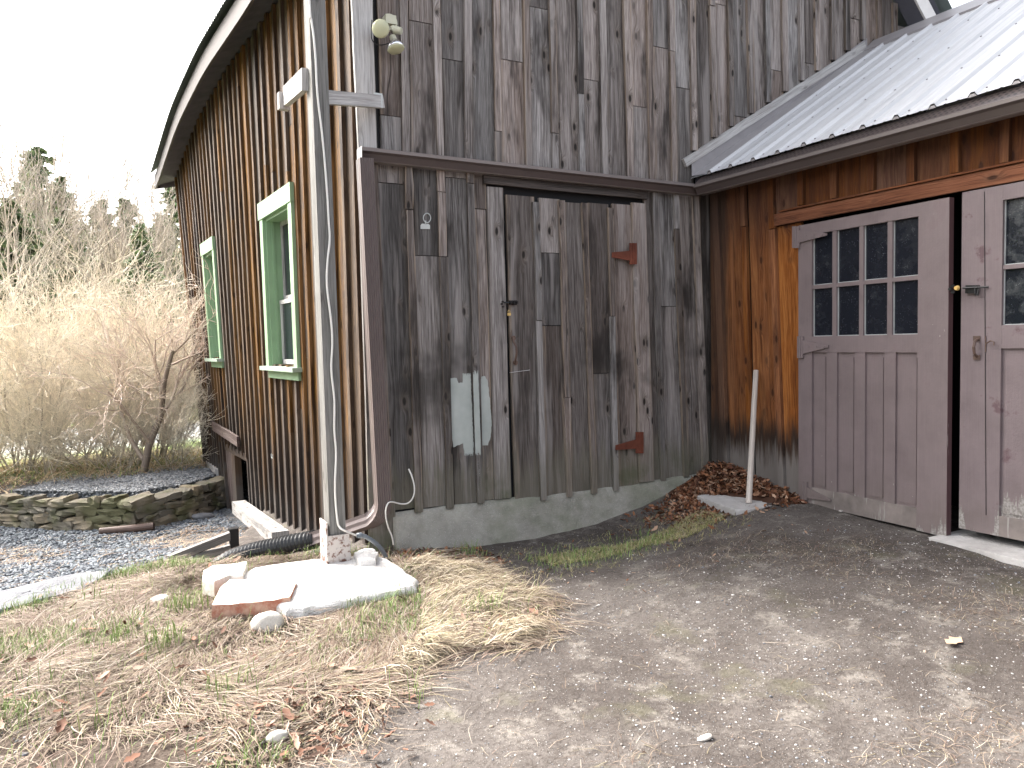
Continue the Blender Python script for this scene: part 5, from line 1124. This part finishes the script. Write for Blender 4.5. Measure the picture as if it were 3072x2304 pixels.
def shrub_mesh(seed,h,col,nst):
    random.seed(seed); tw=TW()
    for i in range(nst):
        a=random.uniform(0,6.28); rr=random.uniform(0,.55); b=np.array([math.cos(a)*rr,math.sin(a)*rr,0]); d=np.array([math.cos(a)*.5,math.sin(a)*.5,1.0])+rv()*.25; d/=np.linalg.norm(d)
        grow(tw,b,d,h*random.uniform(.35,.8),random.uniform(.012,.026),0,col,.26,[8,6,4],.75,.05,3)
    return tw
def tw_obj(name,tw,mat,parent=None):
    return npmesh(name,np.array(tw.V),np.array(tw.F),mat,col=np.array(tw.C),parent=parent)
tan_=(.74,.66,.54)
protos=[]
shr=[(-.1,13.0,.72,0,'bare tan shrub nearest the barn corner'),(.75,13.6,.72,1,'bare tan shrub touching the far barn corner'),(-1.1,13.3,.76,1,'dense bare tan shrub in the middle of the thicket'),(-2.0,13.6,.62,0,'bare tan shrub at the left frame edge'),(-.6,14.9,.86,2,'tall bare shrub rising behind the middle of the thicket'),(.3,15.0,.84,0,'tall bare shrub behind the one nearest the barn'),(-1.7,15.6,.74,2,'tall bare shrub behind the left end of the thicket'),(-2.9,14.9,.62,1,'bare shrub just outside the left of the thicket'),(-.75,12.5,.42,2,'low twiggy bush in front of the thicket'),(.15,12.4,.42,0,'low twiggy bush at the edge of the upper gravel'),(.85,12.2,.40,1,'low twiggy bush by the concrete corner block'),(-2.1,12.8,.48,2,'low twiggy bush at the left frame edge')]
for i in range(3): protos.append(shrub_mesh(40+i,3.5,tan_,12))
random.seed(5); pd=[None]*3
for (x,y,s,k,lab) in shr:
    if pd[k] is None: o=tw_obj('shrub',protos[k],m_twig); pd[k]=o
    else: o=pd[k].copy(); COL.objects.link(o)
    o.location=(x,y,float(H(x,y))-.05); o.scale=(s,s,s); o.rotation_euler=(0,0,random.uniform(0,6)); tag(o,lab,'shrub','bare shrubs beyond the gravel')
random.seed(77); tw=TW(); grow(tw,np.array([0,0,0.]),np.array([.12,0,1.])/1.01,1.9,.055,0,(.62,.50,.42),.30,[6,6,5,4],.85,.05,4); grow(tw,np.array([.02,0,.25]),np.array([-.3,.1,1.])/1.05,1.5,.035,1,(.62,.50,.42),.30,[6,6,5,4],.85,.05,4)
q=PZ(400,1420,-.35); o=tw_obj('crooked_bush',tw,m_twig); o.location=(q[0]+.1,12.0,float(H(q[0],12.0))-.05); tag(o,'crooked bare bush with the thickest pinkish trunk, standing in the thicket','bush')
# trees
def conifer(seed,h,col):
    random.seed(seed); tw=TW(); pos=[];
    tr=TW(); tr.seg([np.array([0,0,0.]),np.array([0,0,h*.5]),np.array([0,0,h])],[h*.018,h*.011,.01],(.2,.16,.12),6)
    z=h*.10; cards=[]
    while z<h*.98:
        f=1-z/h; R=h*.25*f**.65*random.uniform(.45,1.25)
        for k in range(7):
            a=random.uniform(0,6.28); e=np.array([math.cos(a)*R,math.sin(a)*R,z-R*.18+random.uniform(-.2,.2)]); s0=np.array([0,0,z])
            tr.seg([s0,e],[.03*f+.008,.004],(.2,.16,.12),3)
            m_=int(14+34*f)
            for q in range(m_):
                t_=random.uniform(.15,1.02); cards.append(s0+(e-s0)*t_+rv()*R*.13)
        z+=h*.026
    return tr,np.array(cards)
def cardmesh(cards,size,pal,seed):
    r=np.random.default_rng(seed); N=len(cards)
    tv=np.array([(-1,-.3,0),(1,-.3,.1),(.6,.4,0),(-.7,.35,.1)],float); tf=np.array([[0,1,2,3]])
    s=r.uniform(size*.5,size,N); sv=tv[None]*s[:,None,None]
    ax=r.uniform(-1.2,1.2,(N,2)); rz=r.uniform(0,6.3,N)
    ct,st_=np.cos(ax[:,0]),np.sin(ax[:,0]); y=sv[:,:,1]*ct[:,None]-sv[:,:,2]*st_[:,None]; z=sv[:,:,1]*st_[:,None]+sv[:,:,2]*ct[:,None]; x=sv[:,:,0]
    c2,s2=np.cos(ax[:,1]*.5),np.sin(ax[:,1]*.5); x,z=x*c2[:,None]+z*s2[:,None],-x*s2[:,None]+z*c2[:,None]
    c,s_=np.cos(rz),np.sin(rz); V=np.stack([x*c[:,None]-y*s_[:,None],x*s_[:,None]+y*c[:,None],z],-1)+cards[:,None,:]
    F=(tf[None]+(np.arange(N)*4)[:,None,None]).reshape(-1,4); pal=np.array(pal); C=pal[r.integers(0,len(pal),N)]*(1+r.uniform(-.25,.25,(N,1)))
    return V.reshape(-1,3),F,np.repeat(C,4,0)
def tree_thing(name,loc,label,trunk,crown=None,scale=1,group=None):
    e=empty(name,loc,label,'tree',group)
    t_=npmesh('trunk',trunk[0],trunk[1],m_twig,col=trunk[2]); t_.parent=e
    if crown is not None: c_=npmesh('crown',crown[0],crown[1],m_fol,col=crown[2]); c_.parent=e
    e.scale=(scale,)*3; return e
def copy_tree(e,loc,scale,rz,label):
    c=e.copy(); COL.objects.link(c); c.location=loc; c.scale=(scale,)*3; c.rotation_euler=(0,0,rz); c['label']=label
    for ch in e.children:
        d=ch.copy(); COL.objects.link(d); d.parent=c
    return c
hazed_greens=[(.16,.22,.11),(.23,.30,.15),(.32,.38,.22),(.12,.16,.09),(.40,.40,.28)]  # needle colours lightened to stand in for haze and glare
cons=[]
for i,h in enumerate((11.3,9.6)):
    tr,cards=conifer(60+i,h,None); cons.append(((np.array(tr.V),np.array(tr.F),np.array(tr.C)),cardmesh(cards,.27,hazed_greens,i)))
def bare(seed,h,col,kids=(5,5,5,4),r=.13):
    global MINR; MINR=.013
    random.seed(seed); tw=TW(); grow(tw,np.array([0,0,0.]),np.array([.05,0,1.]),h*.62,r,0,col,.10,list(kids),.55,.06,4); grow(tw,np.array([0,0,h*.3]),np.array([.25,.1,1.])/1.03,h*.5,r*.6,1,col,.10,list(kids),.55,.06,4); return (np.array(tw.V),np.array(tw.F),np.array(tw.C))
bares=[bare(81,8.6,(.46,.40,.34)),bare(82,7.8,(.50,.43,.36))]
def az(px): # azimuth of a photo column
    d=fw+rg*(px-1536)/2315; return math.atan2(d[0],d[1])
plan=[ # photo column, distance, height scale, kind, label
 (-60,40,1.0,'c0','broad evergreen cut by the left frame edge'),(60,34,.85,'c1','green evergreen at the far left above the thicket'),(150,46,1.15,'c0','evergreen behind the tall bare tree on the left'),
 (235,38,1.05,'b0','tallest bare tree, its crown highest above the left skyline'),(20,30,.95,'b1','thin bare tree at the left frame edge'),(300,44,.80,'c1','low dark evergreen in the dip of the skyline'),
 (340,33,.80,'b1','forked bare tree standing in the dip of the skyline'),(400,47,.95,'c0','evergreen behind the middle bare tree'),(430,36,.95,'b0','many branched bare tree left of the barn eave'),(500,40,.90,'c1','dark evergreen beside the barn eave'),
 (540,45,1.0,'c0','evergreen half hidden by the barn corner'),(490,33,.85,'b1','slender bare tree in front of the evergreens by the barn'),(90,37,1.0,'b0','bare tree over the far left evergreens'),(190,35,.8,'c1','low evergreen below the tallest bare tree'),(380,52,1.0,'c1','far evergreen filling the gap right of the skyline dip'),(270,55,.85,'c0','distant evergreen under the dip of the skyline'),(110,50,1.1,'c0','tallest evergreen above the thicket on the left'),(-20,33,.8,'c0','green evergreen low at the left frame edge'),(120,33,.7,'c1','pale green evergreen directly above the left of the thicket'),(210,42,.95,'c0','evergreen in the middle of the left skyline'),(330,38,.8,'c0','evergreen right of the skyline dip'),(440,31,.62,'c0','small dark evergreen just above the thicket by the barn')]
first={}
random.seed(9)
for px,dist,sc_,kd,lab in plan:
    a=az(px); x,y=math.sin(a)*dist,math.cos(a)*dist; loc=(x,y,float(H(x,y))-.1); grp='trees beyond the field'
    if kd not in first:
        k=int(kd[1]); 
        if kd[0]=='c': first[kd]=tree_thing('evergreen_tree',loc,lab,cons[k][0],cons[k][1],sc_,grp)
        else: first[kd]=tree_thing('bare_tree',loc,lab,bares[k],None,sc_,grp)
    else: copy_tree(first[kd],loc,sc_,random.uniform(0,6),lab)
# the wood that goes on to the left, mirrored in the door panes
for k,(x,y,s) in enumerate(((-14,16,1.0),(-18,13,1.1),(-22,18,1.2),(-16,9,1.0),(-24,10,1.2),(-12,22,1.1),(-19,22,1.2),(-21,4,1.1),(-10,28,1.2))):
    copy_tree(first['c0' if k%2 else 'c1'],(x,y,float(H(x,y))-.1),s,k*1.3,'evergreen in the wood left of the yard')
# distant wooded rise closing the view
N=26000
aa=rng.uniform(-75,-2,N)*math.pi/180; dd=rng.uniform(55,75,N); xx=np.sin(aa)*dd; yy=np.cos(aa)*dd; hh_=rng.random(N)**.8*(9.0+2.5*np.sin(aa*37)+1.5*np.sin(aa*91))
V_,F_,C_=cardmesh(np.c_[xx,yy,H(xx,yy)+hh_],.9,[(.12,.16,.08),(.18,.22,.10),(.28,.24,.18),(.34,.29,.22),(.08,.11,.06)],5)
o=npmesh('distant_wood',V_,F_,m_fol,col=C_); tag(o,'distant mixed wood closing the view beyond the field','woodland',kind='stuff')
